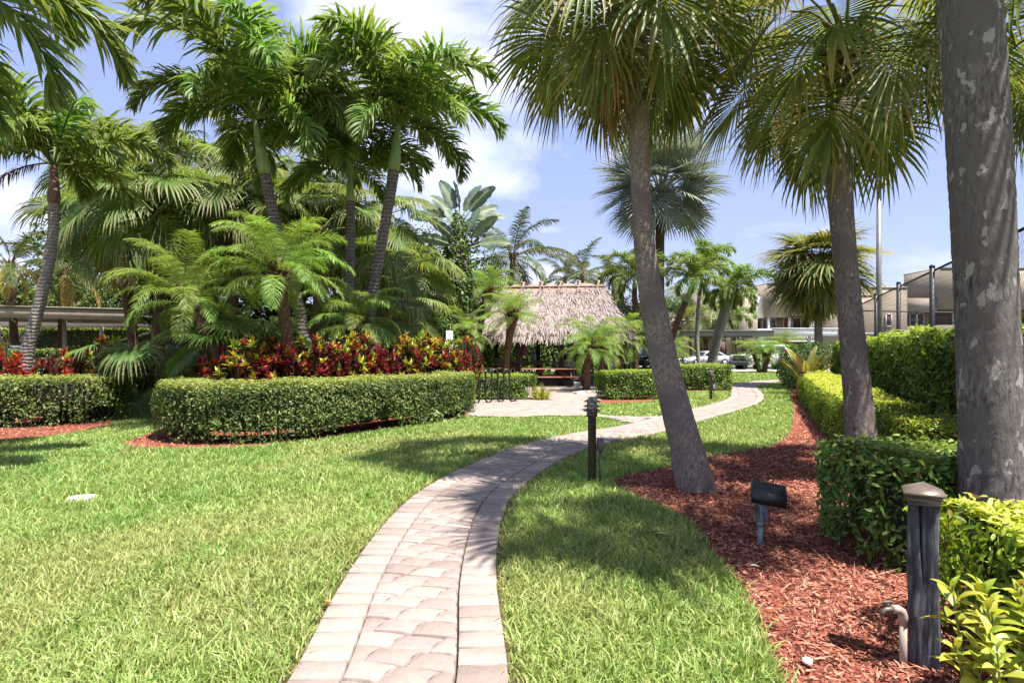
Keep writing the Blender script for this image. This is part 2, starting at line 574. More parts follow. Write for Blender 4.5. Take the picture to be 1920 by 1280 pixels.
def weathered_wood():
    m, nt, out = nodes_of('weathered_post')
    tc = N(nt, 'ShaderNodeTexCoord')
    mp = N(nt, 'ShaderNodeMapping', {'Vector': tc.outputs['Object'], 'Scale': (1, 1, .09)})
    nd = N(nt, 'ShaderNodeTexNoise', {'Vector': tc.outputs['Object'], 'Scale': 3.0, 'Detail': 3.0})
    dm = N(nt, 'ShaderNodeVectorMath', {0: nd.outputs['Color'], 3: .05}, operation='SCALE')
    ad = N(nt, 'ShaderNodeVectorMath', {0: mp.outputs[0], 1: dm.outputs[0]}, operation='ADD')
    n1 = N(nt, 'ShaderNodeTexNoise', {'Vector': ad.outputs[0], 'Scale': 42.0, 'Detail': 7.0, 'Roughness': .6})
    c1 = ramp(nt, n1.outputs['Fac'], [(.34, (.015, .015, .020)), (.52, (.070, .072, .090)), (.68, (.24, .24, .27))])
    n2 = N(nt, 'ShaderNodeTexNoise', {'Vector': tc.outputs['Object'], 'Scale': 4.5, 'Detail': 4.0})
    f2 = ramp(nt, n2.outputs['Fac'], [(.40, (0, 0, 0)), (.66, (.85, .85, .85))])
    c2 = N(nt, 'ShaderNodeMixRGB', {'Fac': f2, 'Color1': c1, 'Color2': (.022, .022, .032, 1)})
    b = N(nt, 'ShaderNodeBsdfPrincipled', {'Base Color': c2.outputs[0], 'Roughness': .8, 'Specular IOR Level': .2})
    bp = N(nt, 'ShaderNodeBump', {'Height': n1.outputs['Fac'], 'Strength': .9, 'Distance': .012})
    nt.links.new(bp.outputs[0], b.inputs['Normal'])
    nt.links.new(b.outputs[0], out.inputs[0])
    return m


M_post = weathered_wood()
M_cap = surf('post_cap', (.10, .078, .062), (.19, .155, .125), .42, metal=.35, scale=8, bump=.1)

# ------------------------------------------------------------------ ground, beds, patio, path
gr = obj('ground', mesh_np('ground', [(-900, -60, 0), (900, -60, 0), (900, 1500, 0), (-900, 1500, 0)], [np.array([[0, 1, 2, 3]])]), M_lawn)
gr['kind'] = 'structure'

right_edge = [(0.10, -2.0), (0.06, 0.0), (0.02, 1.6)] + [G(*p) for p in (
    (955, 1280), (951, 1230), (942, 1172), (933.5, 1133), (931, 1086), (932, 1039), (934.5, 1010), (943, 966), (960, 931), (1014, 888), (1068, 856),
    (1114, 840), (1161, 826), (1254, 811), (1308, 791.6), (1355, 779), (1391, 768), (1420, 759), (1434, 748.5), (1430.7, 739.5))] + [
    (9.45, 22.5), (10.2, 24.3), (11.4, 26.0), (13.4, 28.0), (17.5, 30.2), (24, 31.5)]
re_ = np.array(chaikin(right_edge, 3))
PW = 0.985


def resample(p, step):
    d = np.r_[0, np.cumsum(np.linalg.norm(np.diff(p, axis=0), axis=1))]
    s = np.arange(0, d[-1], step)
    return np.c_[np.interp(s, d, p[:, 0]), np.interp(s, d, p[:, 1])]


def normals2(p):
    t = np.gradient(p, axis=0)
    t /= np.linalg.norm(t, axis=1)[:, None]
    return t, np.c_[-t[:, 1], t[:, 0]]


re_ = resample(re_, .1)
tt, nn = normals2(re_)
cl = re_ + nn * PW / 2
for _ in range(6):
    cl[1:-1] = (cl[:-2] + cl[1:-1] * 2 + cl[2:]) / 4
cl = resample(cl, .02)
ct, cn = normals2(cl)
CL_S = np.arange(len(cl)) * .02
path_poly = np.r_[(cl - cn * (PW / 2 + .012))[::10], (cl + cn * (PW / 2 + .012))[::10][::-1]]


def strip_mesh(name, c, n, w, z, mat):
    a, b = c - n * w / 2, c + n * w / 2
    k = len(c)
    V = np.r_[np.c_[a, np.full(k, z)], np.c_[b, np.full(k, z)]]
    F = np.array([[i, i + 1, k + i + 1, k + i] for i in range(k - 1)])
    o = obj(name, mesh_np(name, V, [F]), mat)
    o['kind'] = 'structure'
    return o


strip_mesh('path_edge_soil', cl[::10], cn[::10], PW + .13, .004, M_soil)
path = strip_mesh('path', cl[::10], cn[::10], PW + .01, .010, M_sand)


def at_path(s, u):
    i = min(int(s / .02), len(cl) - 1)
    p = cl[i] + cn[i] * u
    return p[0], p[1], math.atan2(ct[i][1], ct[i][0])


def paver_mesh(name, outline, h=.045, ch=.0045):
    """slab with a chamfered upper edge; outline counter-clockwise, x along the path, y across"""
    o = np.array(outline, dtype=float)
    c = o.mean(0)
    k = len(o)
    ins = o - (o - c) / np.linalg.norm(o - c, axis=1)[:, None] * ch * 1.5
    V = np.r_[np.c_[o, np.full(k, -h)], np.c_[o, np.full(k, -ch)], np.c_[ins, np.zeros(k)]]
    q = [[i, (i + 1) % k, k + (i + 1) % k, k + i] for i in range(k)] + [[k + i, k + (i + 1) % k, 2 * k + (i + 1) % k, 2 * k + i] for i in range(k)]
    t = [[2 * k, 2 * k + i, 2 * k + i + 1] for i in range(1, k - 1)]
    return V, np.array(q), np.array(t)


BW, PITCH, CWD = .235, .155, .505
shapes = {}


def rect(lx, ly, j=.004):
    return [(-lx / 2 + random.uniform(0, j), -ly / 2 + random.uniform(0, j)), (lx / 2 - random.uniform(0, j), -ly / 2 + random.uniform(0, j)),
            (lx / 2 - random.uniform(0, j), ly / 2 - random.uniform(0, j)), (-lx / 2 + random.uniform(0, j), ly / 2 - random.uniform(0, j))]


def wavy(ly, lx=.1515, left=True, right=True):
    """piece of the middle field: bowed, sheared joints"""
    n = 5
    kl, kr = (.48 if left else 0.0), (.48 if right else 0.0)
    arc = lambda v: .012 * math.sin(math.pi * v) - .005

    def pt(u, v):                                      # u -1 near .. 1 far, v 0 right .. 1 left
        x = u * lx / 2
        yr = -ly / 2 + .0034 - kr * x + (.008 * math.cos(u * 1.5) if right else 0)
        yl = ly / 2 - .0034 - kl * x + (.008 * math.cos(u * 1.5) if left else 0)
        y = yr + (yl - yr) * v
        return (x * .962 + arc(v) + .27 * y, y)
    pts = [pt(-1, i / (n - 1)) for i in range(n)] + [pt(-.3, 1), pt(.35, 1)] + [pt(1, 1 - i / (n - 1)) for i in range(n)] + [pt(.35, 0), pt(-.3, 0)]
    return pts[::-1]


for v in range(3):
    shapes['border', v] = paver_mesh('paver_border', rect(PITCH - .0055, BW - .004, .002))
FW = CWD / 2.5
shapes['full', 0] = paver_mesh('paver_field', wavy(FW - .002))
shapes['halfL', 0] = paver_mesh('paver_field_half', wavy(FW / 2 - .002, left=False))
shapes['halfR', 0] = paver_mesh('paver_field_half', wavy(FW / 2 - .002, right=False))
shapes['fullL', 0] = paver_mesh('paver_field_left', wavy(FW - .002, left=False))
shapes['fullR', 0] = paver_mesh('paver_field_right', wavy(FW - .002, right=False))

pieces = []
s = .3
row = 0
while s < CL_S[-1] - .3:
    for sd in (-1, 1):
        x, y, a = at_path(s + (0.07 if sd > 0 else 0), sd * (CWD / 2 + BW / 2 + .003))
        pieces.append((('border', random.randrange(3)), x, y, a + random.gauss(0, .008), random.gauss(0, .0012), sd))
    if row % 2 == 0:
        lay = [('fullL', FW * .75), ('full', -FW * .25), ('halfR', -FW)]
    else:
        lay = [('halfL', FW), ('full', FW * .25), ('fullR', -FW * .75)]
    for k, u in lay:
        x, y, a = at_path(s + u * .27 + random.gauss(0, .0015), u)
        pieces.append(((k, 0), x, y, a + random.gauss(0, .006), random.gauss(0, .0014), 0))
    # borders on the outside of a bend must stay gap-free: advance on the centre line
    s += PITCH
    row += 1
PZ = .040
vis = [p for p in pieces if p[2] > 2.2]
vis.sort(key=lambda p: p[2])
near_set = set(id(p) for p in vis[:298])
sh_me = {k: mesh_np('paver', v[0], [v[2], v[1]]) for k, v in shapes.items()}
far = MB()
for p in pieces:
    key, x, y, a, dz, sd = p
    if id(p) in near_set:
        o = obj('paver', sh_me[key], M_paver, path, loc=(x, y, PZ + dz))
        o.rotation_euler = (random.gauss(0, .003), random.gauss(0, .003), a)
    else:
        V, q, t = shapes[key]
        c_, s_ = math.cos(a), math.sin(a)
        W = np.c_[V[:, 0] * c_ - V[:, 1] * s_ + x, V[:, 0] * s_ + V[:, 1] * c_ + y, V[:, 2] + PZ + dz]
        far.add(W, q.tolist() + t.tolist())
far.build('paver_field', M_paver_far, path, kind='stuff')

patio_poly = [(-.95, 13.05), (0, 12.8), (.86, 13.1), (1.72, 13.05), (2.16, 12.6), (2.45, 11.75), (3.0, 11.4), (3.9, 12.75), (3.5, 12.95), (2.72, 12.95), (1.94, 13.15),
              (1.75, 14.4), (2.35, 16.4), (2.75, 18.2), (4.7, 19.2), (6.0, 24), (6.4, 32.5), (-6.5, 33.5), (-5.2, 26), (-2.4, 20), (-1.9, 17.5), (-1.15, 14.2)]
patio = poly_sheet('patio', patio_poly, .006, M_sand)
pm = MB()
pv, pq, pt = paver_mesh('p', rect(.226, .150, .002))
gx, gy, ang = np.arange(-9, 9, .23), np.arange(9, 36, .154), R(12)
cnt = 0
for j, yy in enumerate(gy):
    xs = gx + (.115 if j % 2 else 0)
    X = xs * math.cos(ang) - (yy - 20) * math.sin(ang)
    Y = xs * math.sin(ang) + (yy - 20) * math.cos(ang) + 20
    ok = in_poly(X, Y, patio_poly) & ~in_poly(X, Y, path_poly) & (Y < 29)
    for x, y in zip(X[ok], Y[ok]):
        c_, s_ = math.cos(ang), math.sin(ang)
        W = np.c_[pv[:, 0] * c_ - pv[:, 1] * s_ + x, pv[:, 0] * s_ + pv[:, 1] * c_ + y, pv[:, 2] + .036 + random.gauss(0, .0012)]
        pm.add(W, pq[4:].tolist() + pt.tolist())
pm.build('paver_field', M_paver_far, patio, kind='stuff')

# mulch beds (slightly mounded sheets)
bed_right = [G(*p) for p in ((1476, 723), (1488, 759), (1487, 795), (1474, 826), (1440, 842), (1373, 850), (1269, 874), (1190, 890), (1150, 901), (1150, 912), (1183, 931), (1233, 953), (1276, 971), (1301, 992),
                             (1326.5, 1025), (1351, 1061), (1384, 1090), (1398, 1125), (1416, 1161), (1440, 1215), (1462, 1280))] + [(1.22, 2.0), (1.2, .6), (1.3, -2), (5.2, -2), (4.6, 3), (6.2, 7), (12.5, 21.5), (11.9, 24.3)]
bed_right = [tuple(p) for p in chaikin(bed_right, 2, True)]
bed_isl = [(-6.35, 9.3), (-5.6, 8.78), (-4.7, 8.72), (-3.9, 9.0), (-3.2, 9.7), (-2.5, 10.7), (-1.75, 11.75), (-1.0, 12.9), (-.75, 13.6), (-.95, 14.6), (-1.5, 17), (-2.0, 20), (-4, 24), (-14, 26), (-13.5, 20), (-8.4, 15.5), (-6.7, 12.5)]
bed_isl = [tuple(p) for p in chaikin(bed_isl, 2, True)]
bed_left = [G(*p) for p in ((-300, 862), (0, 828), (100, 818), (170, 807), (218, 796), (200, 786), (168, 774), (120, 762))] + [(-11.5, 16.5), (-17, 17), (-17, 9)]
bed_left = [tuple(p) for p in chaikin(bed_left, 2, True)]
bed_small = [G(*p) for p in ((1080, 741), (1092, 748), (1128, 757), (1160, 757), (1235, 753), (1245, 745), (1170, 737), (1100, 738))]
bed_small = [tuple(p) for p in chaikin(bed_small, 2, True)]
bed_row2 = [(6.0, 20.9), (8.05, 20.9), (8.1, 22.6), (6.0, 22.6)]
for i, b in enumerate((bed_right, bed_isl, bed_left, bed_small, bed_row2)):
    poly_sheet('mulch_bed', b, .014 + .002 * i, M_mulch)
asph_r = [(-2, 41), (21, 41), (26, 39.5), (75, 39.5), (75, 62), (-2, 62)]
asph_l = [(-60, 24), (-10, 24.2), (-10, 44), (-60, 44)]
poly_sheet('parking_lot', asph_r, .008, M_asphalt)
poly_sheet('parking_lot', asph_l, .009, M_asphalt)
kb = MB()
for a, b in (((-2, 40.9), (21, 40.9)), ((21, 40.9), (26, 39.4)), ((26, 39.4), (75, 39.4))):
    kb.beam((*a, .055), (*b, .055), .15, .13, ch=.02)
kb.build('kerb', M_conc, kind='structure')
kb = MB()
kb.beam((-60, 23.85, .06), (-10, 24.05, .06), .25, .14, ch=.02)
kb.build('kerb', M_conc, kind='structure')
# pale kerb round the little red bed
kb = MB()
q0 = [G(*p) for p in ((1078, 740), (1100, 737), (1140, 736), (1180, 736))]
for a, b in zip(q0[:-1], q0[1:]):
    kb.beam((*a, .06), (*b, .06), .16, .08, ch=.015)
kb.build('kerb', M_conc, kind='structure')


# ------------------------------------------------------------------ grass (nobody could count it)
path_edge = np.r_[(cl - cn * (PW / 2 + .12))[::10], (cl + cn * (PW / 2 + .12))[::10][::-1]]


def grass():
    zones = [(1.3, 3.4, 8000, .0080, .066), (3.4, 5.2, 5600, .0088, .066), (5.2, 8.0, 2700, .0105, .064), (8.0, 13.0, 1150, .014, .062), (13.0, 22.0, 400, .023, .062), (22, 41, 110, .042, .065)]
    Vs, Cs = [], []
    for y0, y1, dens, w, h in zones:
        xm = .93 * y1 + 1.2
        n = int((y1 - y0) * 2 * xm * dens)
        x = RNG.uniform(-xm, xm, n)
        y = RNG.uniform(y0, y1, n)
        ok = (np.abs(x) < .93 * y + 1.3)
        ok &= ~((x < -7.5) & (y > 24))
        x, y = x[ok], y[ok]
        jx = x + RNG.normal(0, .018, len(x))
        jy = y + RNG.normal(0, .018, len(x))
        bad = in_poly(jx, jy, path_poly)
        for b in (patio_poly, bed_right, bed_isl, bed_left, bed_small, bed_row2):
            bad |= in_poly(jx, jy, b)
        bad |= (x > 8 + .45 * (y - 8)) & (y < 30)        # court side, never seen
        bad |= in_poly(jx, jy, [(-4.47, 5.70), (-4.13, 5.70), (-4.13, 5.95), (-4.47, 5.95)])
        x, y = x[~bad], y[~bad]
        n = len(x)
        if not n:
            continue
        patch = lumps(x, y, 0, .55, .7)
        fine = lumps(x, y, 0, 2.6, 2.1)
        dry = np.clip((lumps(x, y, 0, 1.1, 4.0) - .25) * 1.4, 0, 1) * RNG.uniform(.2, 1, n)
        edge = in_poly(x + RNG.normal(0, .03, n), y + RNG.normal(0, .03, n), path_edge) & (RNG.random(n) < .55)
        dry = np.where(edge, np.maximum(dry, RNG.uniform(.6, 1.3, n)), dry)
        tuft = lumps(x, y, 0, 7.0, 1.1)
        hh = h * np.where(edge, .7, 1.0) * (1 + .22 * patch + .18 * tuft) * RNG.uniform(.45, 1.35, n)
        az = RNG.uniform(0, 2 * np.pi, n)
        lean = np.abs(RNG.normal(.55, .38, n))
        dx, dy = np.cos(az), np.sin(az)
        tz = RNG.uniform(0, 2 * np.pi, n)
        wx, wy = np.cos(tz) * w / 2, np.sin(tz) * w / 2
        ww = RNG.uniform(.7, 1.3, n)
        wx, wy = wx * ww, wy * ww
        m = .55
        V = np.zeros((n, 5, 3))
        V[:, 0] = np.c_[x - wx, y - wy, np.zeros(n)]
        V[:, 1] = np.c_[x + wx, y + wy, np.zeros(n)]
        mx, my, mz = x + dx * lean * hh * .4, y + dy * lean * hh * .4, hh * m
        V[:, 2] = np.c_[mx + wx, my + wy, mz]
        V[:, 3] = np.c_[mx - wx, my - wy, mz]
        V[:, 4] = np.c_[x + dx * lean * hh * 1.15, y + dy * lean * hh * 1.15, hh * (1 - .22 * lean).clip(.3, 1)]
        c0 = np.array([.130, .255, .040])
        c1 = np.array([.290, .405, .115])
        cd = np.array([.43, .37, .17])
        k = np.clip(.5 + .35 * fine + RNG.normal(0, .32, n), 0, 1)[:, None]
        c = c0 * (1 - k) + c1 * k
        pale = (RNG.random(n) < .16)[:, None]
        c = np.where(pale, c * .45 + np.array([.42, .45, .25]) * .7, c)
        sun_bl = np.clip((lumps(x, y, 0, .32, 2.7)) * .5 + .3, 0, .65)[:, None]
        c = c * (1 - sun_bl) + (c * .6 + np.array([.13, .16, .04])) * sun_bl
        dry = np.maximum(dry * .62, (RNG.random(n) < .07) * .8)[:, None]
        c = c * (1 - dry) + cd * dry
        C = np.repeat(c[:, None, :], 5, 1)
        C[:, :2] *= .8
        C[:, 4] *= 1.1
        Vs.append(V)
        Cs.append(C)
    V = np.concatenate(Vs).reshape(-1, 3)
    C = np.concatenate(Cs).reshape(-1, 3)
    n = len(V) // 5
    b = np.arange(n)[:, None] * 5
    F4 = b + np.array([[0, 1, 2, 3]])
    F3 = b + np.array([[3, 2, 4]])
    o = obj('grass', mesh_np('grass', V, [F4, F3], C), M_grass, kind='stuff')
    tag(o, 'bright green mown lawn grass on both sides of the paved path', 'grass')
    print('grass blades', n)


grass()


def chips():
    Vs, Cs = [], []
    for poly, lim, dens in ((bed_right, 10, 2600), (bed_right, 26, 350), (bed_isl, 14, 300), (bed_left, 14, 350)):
        pa = np.array(poly)
        x0, y0 = pa.min(0)
        x1, y1 = pa.max(0)
        y0 = max(y0, 1.4)
        if dens == 350 and poly is bed_right:
            y0 = 10
        y1 = min(y1, lim)
        n = int((x1 - x0) * (y1 - y0) * dens)
        x, y = RNG.uniform(x0, x1, n), RNG.uniform(y0, y1, n)
        ok = in_poly(x + RNG.normal(0, .03, n), y + RNG.normal(0, .03, n), poly)
        x, y = x[ok], y[ok]
        n = len(x)
        L = RNG.gamma(2.2, .0085, n) + .005
        w = RNG.uniform(.002, .0062, n) * (1.6 if lim > 10 else 1)
        a = RNG.uniform(0, 2 * np.pi, n)
        tilt = RNG.normal(0, .28, n)
        d = np.c_[np.cos(a) * np.cos(tilt), np.sin(a) * np.cos(tilt), np.sin(tilt)]
        wv = np.c_[-np.sin(a), np.cos(a), RNG.normal(0, .5, n)] * w[:, None]
        c = np.c_[x, y, .022 + np.abs(np.sin(tilt)) * L * .5 + RNG.uniform(0, .014, n)]
        V = np.stack([c - d * L[:, None] - wv * .5, c - wv, c + d * L[:, None], c + wv], 1)
        k = RNG.random(n)[:, None]
        col = np.array([.17, .042, .028]) * (1 - k) + np.array([.50, .23, .155]) * k
        pale = RNG.random(n) < .06
        col[pale] = np.array([.36, .24, .17])
        dark = RNG.random(n) < .2
        col[dark] = np.array([.045, .016, .012])
        Vs.append(V)
        Cs.append(np.repeat(col[:, None], 4, 1))
    V = np.concatenate(Vs).reshape(-1, 3)
    C = np.concatenate(Cs).reshape(-1, 3)
    F = np.arange(len(V)).reshape(-1, 4)
    o = obj('mulch_chips', mesh_np('mulch_chips', V, [F], C), M_chip, kind='stuff')
    tag(o, 'reddish shredded bark chips covering the planting beds', 'mulch')


chips()


# ------------------------------------------------------------------ hedges
def leaves_mesh(pos, nrm, size, cols, ratio=.5, fold=.18, name='foliage', upbias=None, fine=False):
    """one folded kite per leaf"""
    n = len(pos)
    nrm = nrm / np.linalg.norm(nrm, axis=1)[:, None]
    r = RNG.normal(0, 1, (n, 3))
    if upbias is not None:
        r = r * .7 + upbias
    d = r - (r * nrm).sum(1)[:, None] * nrm
    d /= np.linalg.norm(d, axis=1)[:, None] + 1e-9
    w = np.cross(nrm, d)
    L = size[:, None]
    b = pos - d * L * .45
    if fine:
        f_ = nrm * L * fold * .35
        P_ = lambda t_, k_: b + d * L * t_ - nrm * L * .16 * t_ * t_ + w * L * ratio * k_ + f_ * abs(k_) * 2
        V = np.stack([b, P_(.28, .40), P_(.28, 0), P_(.28, -.40), P_(.64, .40), P_(.64, 0), P_(.64, -.40), P_(1.0, 0)], 1)
        i = np.arange(n)[:, None] * 8
        F3 = np.concatenate([i + np.array([q]) for q in ([0, 2, 1], [0, 3, 2], [4, 5, 7], [5, 6, 7])])
        F4 = np.concatenate([i + np.array([q]) for q in ([1, 2, 5, 4], [2, 3, 6, 5])])
        C = np.repeat(cols[:, None], 8, 1)
        C[:, (2, 5)] *= 1.12
        return mesh_np(name, V.reshape(-1, 3), [F3, F4], C.reshape(-1, 3))
    V = np.stack([b, pos - d * L * .02 + w * L * ratio * .5 + nrm * L * fold * .6, pos + d * L * .55 - nrm * L * .10, pos - d * L * .02 - w * L * ratio * .5 + nrm * L * fold * .6], 1)
    i = np.arange(n)[:, None] * 4
    F = np.concatenate([i + np.array([[0, 2, 1]]), i + np.array([[0, 3, 2]])])
    C = np.repeat(cols[:, None], 4, 1)
    return mesh_np(name, V.reshape(-1, 3), [F], C.reshape(-1, 3))


def hedge(name, label, pts, width, height, leaf=.045, dens=1800, pal=((.035, .085, .012), (.10, .17, .03), (.20, .26, .06)), group=None, cat='hedge', rr=.12, amp=.045, gap=.25,
          zfun=None, stems=True, top_pale=.5, ratio=.5, jag=.05, sp=.0, fine=False):
    c = resample(np.array(chaikin(pts, 2), dtype=float), .05)
    t, nrm = normals2(c)
    L = len(c) * .05
    hw = width / 2
    base = Vector((float(c[len(c) // 2][0]), float(c[len(c) // 2][1]), 0))
    root = thing(name, label, cat, base, 0, group)
    ph = random.uniform(0, 6)
    per = 2 * (height) + width
    nside = int(L * per * dens)
    ncap = int(2 * width * height * dens)
    s = RNG.uniform(0, L, nside)
    u = RNG.uniform(0, per, nside)
    i = np.minimum((s / .05).astype(int), len(c) - 1)
    off = np.where(u < height, -hw, np.where(u < height + width, u - height - hw, hw))
    z = np.where(u < height, u, np.where(u < height + width, height, per - u))
    on = np.where(u < height, -1.0, np.where(u < height + width, 0.0, 1.0))
    oz = np.where((u >= height) & (u < height + width), 1.0, 0.0)
    # rounded shoulders
    ez = np.clip((z - (height - rr)) / rr, 0, 1)
    eo = np.clip((np.abs(off) - (hw - rr)) / rr, 0, 1)
    both = np.minimum(ez, eo)
    off = off - np.sign(off) * both * rr * .3
    z = z - both * rr * .3
    fr_ = s - i * .05
    px = c[i, 0] + nrm[i, 0] * off + t[i, 0] * fr_
    py = c[i, 1] + nrm[i, 1] * off + t[i, 1] * fr_
    nx, ny = nrm[i, 0] * on, nrm[i, 1] * on
    # caps
    e = RNG.integers(0, 2, ncap)
    ci = np.where(e == 0, 0, len(c) - 1)
    sg = np.where(e == 0, -1.0, 1.0)
    co = RNG.uniform(-hw, hw, ncap)
    cz = RNG.uniform(0, height, ncap)
    bul = (1 - (co / hw) ** 2) * min(.25, hw * .5)
    px = np.r_[px, c[ci, 0] + nrm[ci, 0] * co + t[ci, 0] * sg * bul]
    py = np.r_[py, c[ci, 1] + nrm[ci, 1] * co + t[ci, 1] * sg * bul]
    z = np.r_[z, cz]
    nx = np.r_[nx, t[ci, 0] * sg]
    ny = np.r_[ny, t[ci, 1] * sg]
    oz = np.r_[oz, np.zeros(ncap)]
    on = np.r_[on, np.ones(ncap)]
    n = len(px)
    lump = lumps(px, py, z, 2.2, ph) * amp + lumps(px, py, z, 6.5, ph) * amp * .5
    jit = np.abs(RNG.exponential(jag, n)) * np.where(RNG.random(n) < .86, -1, 1.0 * (RNG.random(n) < .6))
    jit = np.minimum(jit, .035)
    d = lump + jit
    nv = np.c_[nx, ny, oz]
    pos = np.c_[px, py, z] + nv * d[:, None]
    pos[:, 2] *= (1 + (zfun(px, py) if zfun else 0))
    holes = lumps(px, py, z, 3.1, ph + 2)
    keep = (z > height * gap) | (RNG.random(n) < (.25 + .5 * z / (height * gap)) * (holes > -.15))
    keep &= ~((holes < -.52) & (oz < .5) & (RNG.random(n) < .75))
    keep &= pos[:, 2] > .02
    pos, nv, z2, oz2, jit = pos[keep], nv[keep], z[keep], oz[keep], jit[keep]
    n = len(pos)
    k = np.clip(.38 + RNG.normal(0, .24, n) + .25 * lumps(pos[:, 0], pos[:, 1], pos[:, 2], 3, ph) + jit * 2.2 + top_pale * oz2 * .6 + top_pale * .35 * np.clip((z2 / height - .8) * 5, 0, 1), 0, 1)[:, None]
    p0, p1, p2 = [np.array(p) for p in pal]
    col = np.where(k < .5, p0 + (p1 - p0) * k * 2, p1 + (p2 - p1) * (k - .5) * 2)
    brown = RNG.random(n) < .02 + sp
    col[brown] = np.array([.14, .075, .03])
    nl = nv * .95 + np.array([0, 0, .38]) + RNG.normal(0, .5, (n, 3))
    size = leaf * RNG.uniform(.6, 1.35, n)
    pos = pos - np.array(base)
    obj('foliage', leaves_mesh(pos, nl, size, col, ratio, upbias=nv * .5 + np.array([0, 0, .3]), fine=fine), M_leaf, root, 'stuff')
    # twiggy core
    m = MB()
    sh = .13
    zb_ = max(.16, gap * .95)
    prof = [(-hw + sh, zb_ * height), (-hw + sh, height - sh - .03), (-hw + sh + .08, height - sh), (hw - sh - .08, height - sh), (hw - sh, height - sh - .03), (hw - sh, zb_ * height)]
    cc = c[::4] if len(c) > 12 else c
    nn_ = nrm[::4] if len(c) > 12 else nrm
    ts = t[::4] if len(c) > 12 else t
    cc = cc.copy()
    cc[0] += ts[0] * sh
    cc[-1] -= ts[-1] * sh
    V = []
    for q, (cp, np_) in enumerate(zip(cc, nn_)):
        for o_, zz in prof:
            zs = (1 + float(zfun(np.array([cp[0]]), np.array([cp[1]]))[0])) if zfun else 1
            V.append((cp[0] + np_[0] * o_ - base.x, cp[1] + np_[1] * o_ - base.y, zz * zs))
    kk = len(prof)
    F = [(a * kk + b, a * kk + (b + 1) % kk, (a + 1) * kk + (b + 1) % kk, (a + 1) * kk + b) for a in range(len(cc) - 1) for b in range(kk)]
    F += [tuple(range(kk)), tuple(range((len(cc) - 1) * kk, len(cc) * kk))[::-1]]
    m.add(V, F)
    if stems:
        for q in range(int(L * 7)):
            j = random.randrange(len(c))
            o_ = random.uniform(-hw * .6, hw * .6)
            x0, y0 = c[j][0] + nrm[j][0] * o_ - base.x, c[j][1] + nrm[j][1] * o_ - base.y
            m.tube([(x0, y0, -.02), (x0 + random.gauss(0, .09), y0 + random.gauss(0, .09), height * .45)], [.011, .006], 5, False)
    m.build('branches', M_twig, root)
    return root


PAL_G = ((.040, .080, .015), (.13, .185, .04), (.27, .31, .10))
PAL_B = ((.035, .090, .010), (.12, .21, .025), (.28, .36, .06))
PAL_Y = ((.06, .13, .012), (.20, .29, .03), (.40, .44, .065))
PAL_D = ((.030, .075, .014), (.085, .165, .028), (.18, .26, .05))

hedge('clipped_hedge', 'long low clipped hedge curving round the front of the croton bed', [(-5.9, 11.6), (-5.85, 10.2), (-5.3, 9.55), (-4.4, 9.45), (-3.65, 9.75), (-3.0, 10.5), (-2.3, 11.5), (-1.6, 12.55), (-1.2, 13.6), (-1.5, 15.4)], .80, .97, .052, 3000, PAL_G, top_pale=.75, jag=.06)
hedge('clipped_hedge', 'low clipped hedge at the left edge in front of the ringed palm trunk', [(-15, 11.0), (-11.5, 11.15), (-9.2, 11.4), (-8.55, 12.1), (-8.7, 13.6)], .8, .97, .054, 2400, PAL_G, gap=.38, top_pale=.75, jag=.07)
hedge('clipped_hedge', 'shoulder high hedge beside the carport kerb', [(-25, 22.6), (-19, 22.7), (-11.6, 23.0)], .9, 1.5, .085, 1000, PAL_G, gap=.3, top_pale=.55, jag=.1)
hedge('clipped_hedge', 'tall ficus hedge behind the beige carports', [(-48, 41), (-30, 41), (-14, 41.5)], 1.6, 3.0, .17, 110, PAL_B, gap=.05, stems=False, jag=.2)
hedge('clipped_hedge', 'dark leafy hedge closing the back of the thatched hut', [(-8, 38.0), (0, 37.6), (7.5, 37.0)], 1.2, 2.4, .15, 260, PAL_B, gap=.03, stems=False, jag=.15)
hedge('clipped_hedge', 'low hedge behind the black bike rack', [(-1.35, 17.55), (-.2, 17.5), (.62, 17.75)], .85, .76, .058, 1800, PAL_B, gap=.1, top_pale=.5)
hedge('clipped_hedge', 'boxy glossy hedge between the patio and the leaning palm', [(2.75, 17.75), (3.6, 17.75), (4.5, 18.0)], .9, .86, .066, 1800, PAL_B, gap=.06, top_pale=.6)
hedge('clipped_hedge', 'boxy dark hedge behind the far path light', [(6.1, 21.75), (7.0, 21.7), (7.95, 21.7)], .85, .95, .07, 1500, PAL_B, gap=.05, top_pale=.6)
hedge('clipped_hedge', 'dark green leafy hedge behind the weathered wooden post', [(2.62, 4.25), (3.2, 4.35), (4.3, 3.95)], 1.0, .78, .056, 2900, PAL_D, gap=.12, top_pale=.55, jag=.05, ratio=.46, fine=True)
hedge('clipped_hedge', 'small sunlit hedge clump right of the second palm trunk', [(4.30, 6.35), (4.75, 6.15), (5.3, 5.8)], .85, .80, .052, 2800, PAL_Y, gap=.12, top_pale=.35, sp=.05, ratio=.42, fine=True)
hedge('clipped_hedge', 'yellow-green hedge strip running back along the red mulch walk', [(5.1, 7.9), (6.3, 11.0), (8.2, 15.2), (9.6, 18.6)], .95, .80, .044, 2700, PAL_Y, gap=.05, top_pale=.75, rr=.2)
hedge('clipped_hedge', 'tall vine covered hedge along the chain link fence', [(5.0, 5.4), (6.2, 8.1), (7.7, 11.6), (9.6, 16.0), (11.2, 19.6)], .75, 1.74, .078, 1250, PAL_B, gap=.04, amp=.10, top_pale=.7, jag=.07)


# ------------------------------------------------------------------ palm leaves (shared meshes, one object per leaf)
def vec(a):
    return np.array(a, dtype=float)


def unit(a):
    return a / (np.linalg.norm(a) + 1e-9)


def mixc(a, b, k):
    return vec(a) * (1 - k) + vec(b) * k


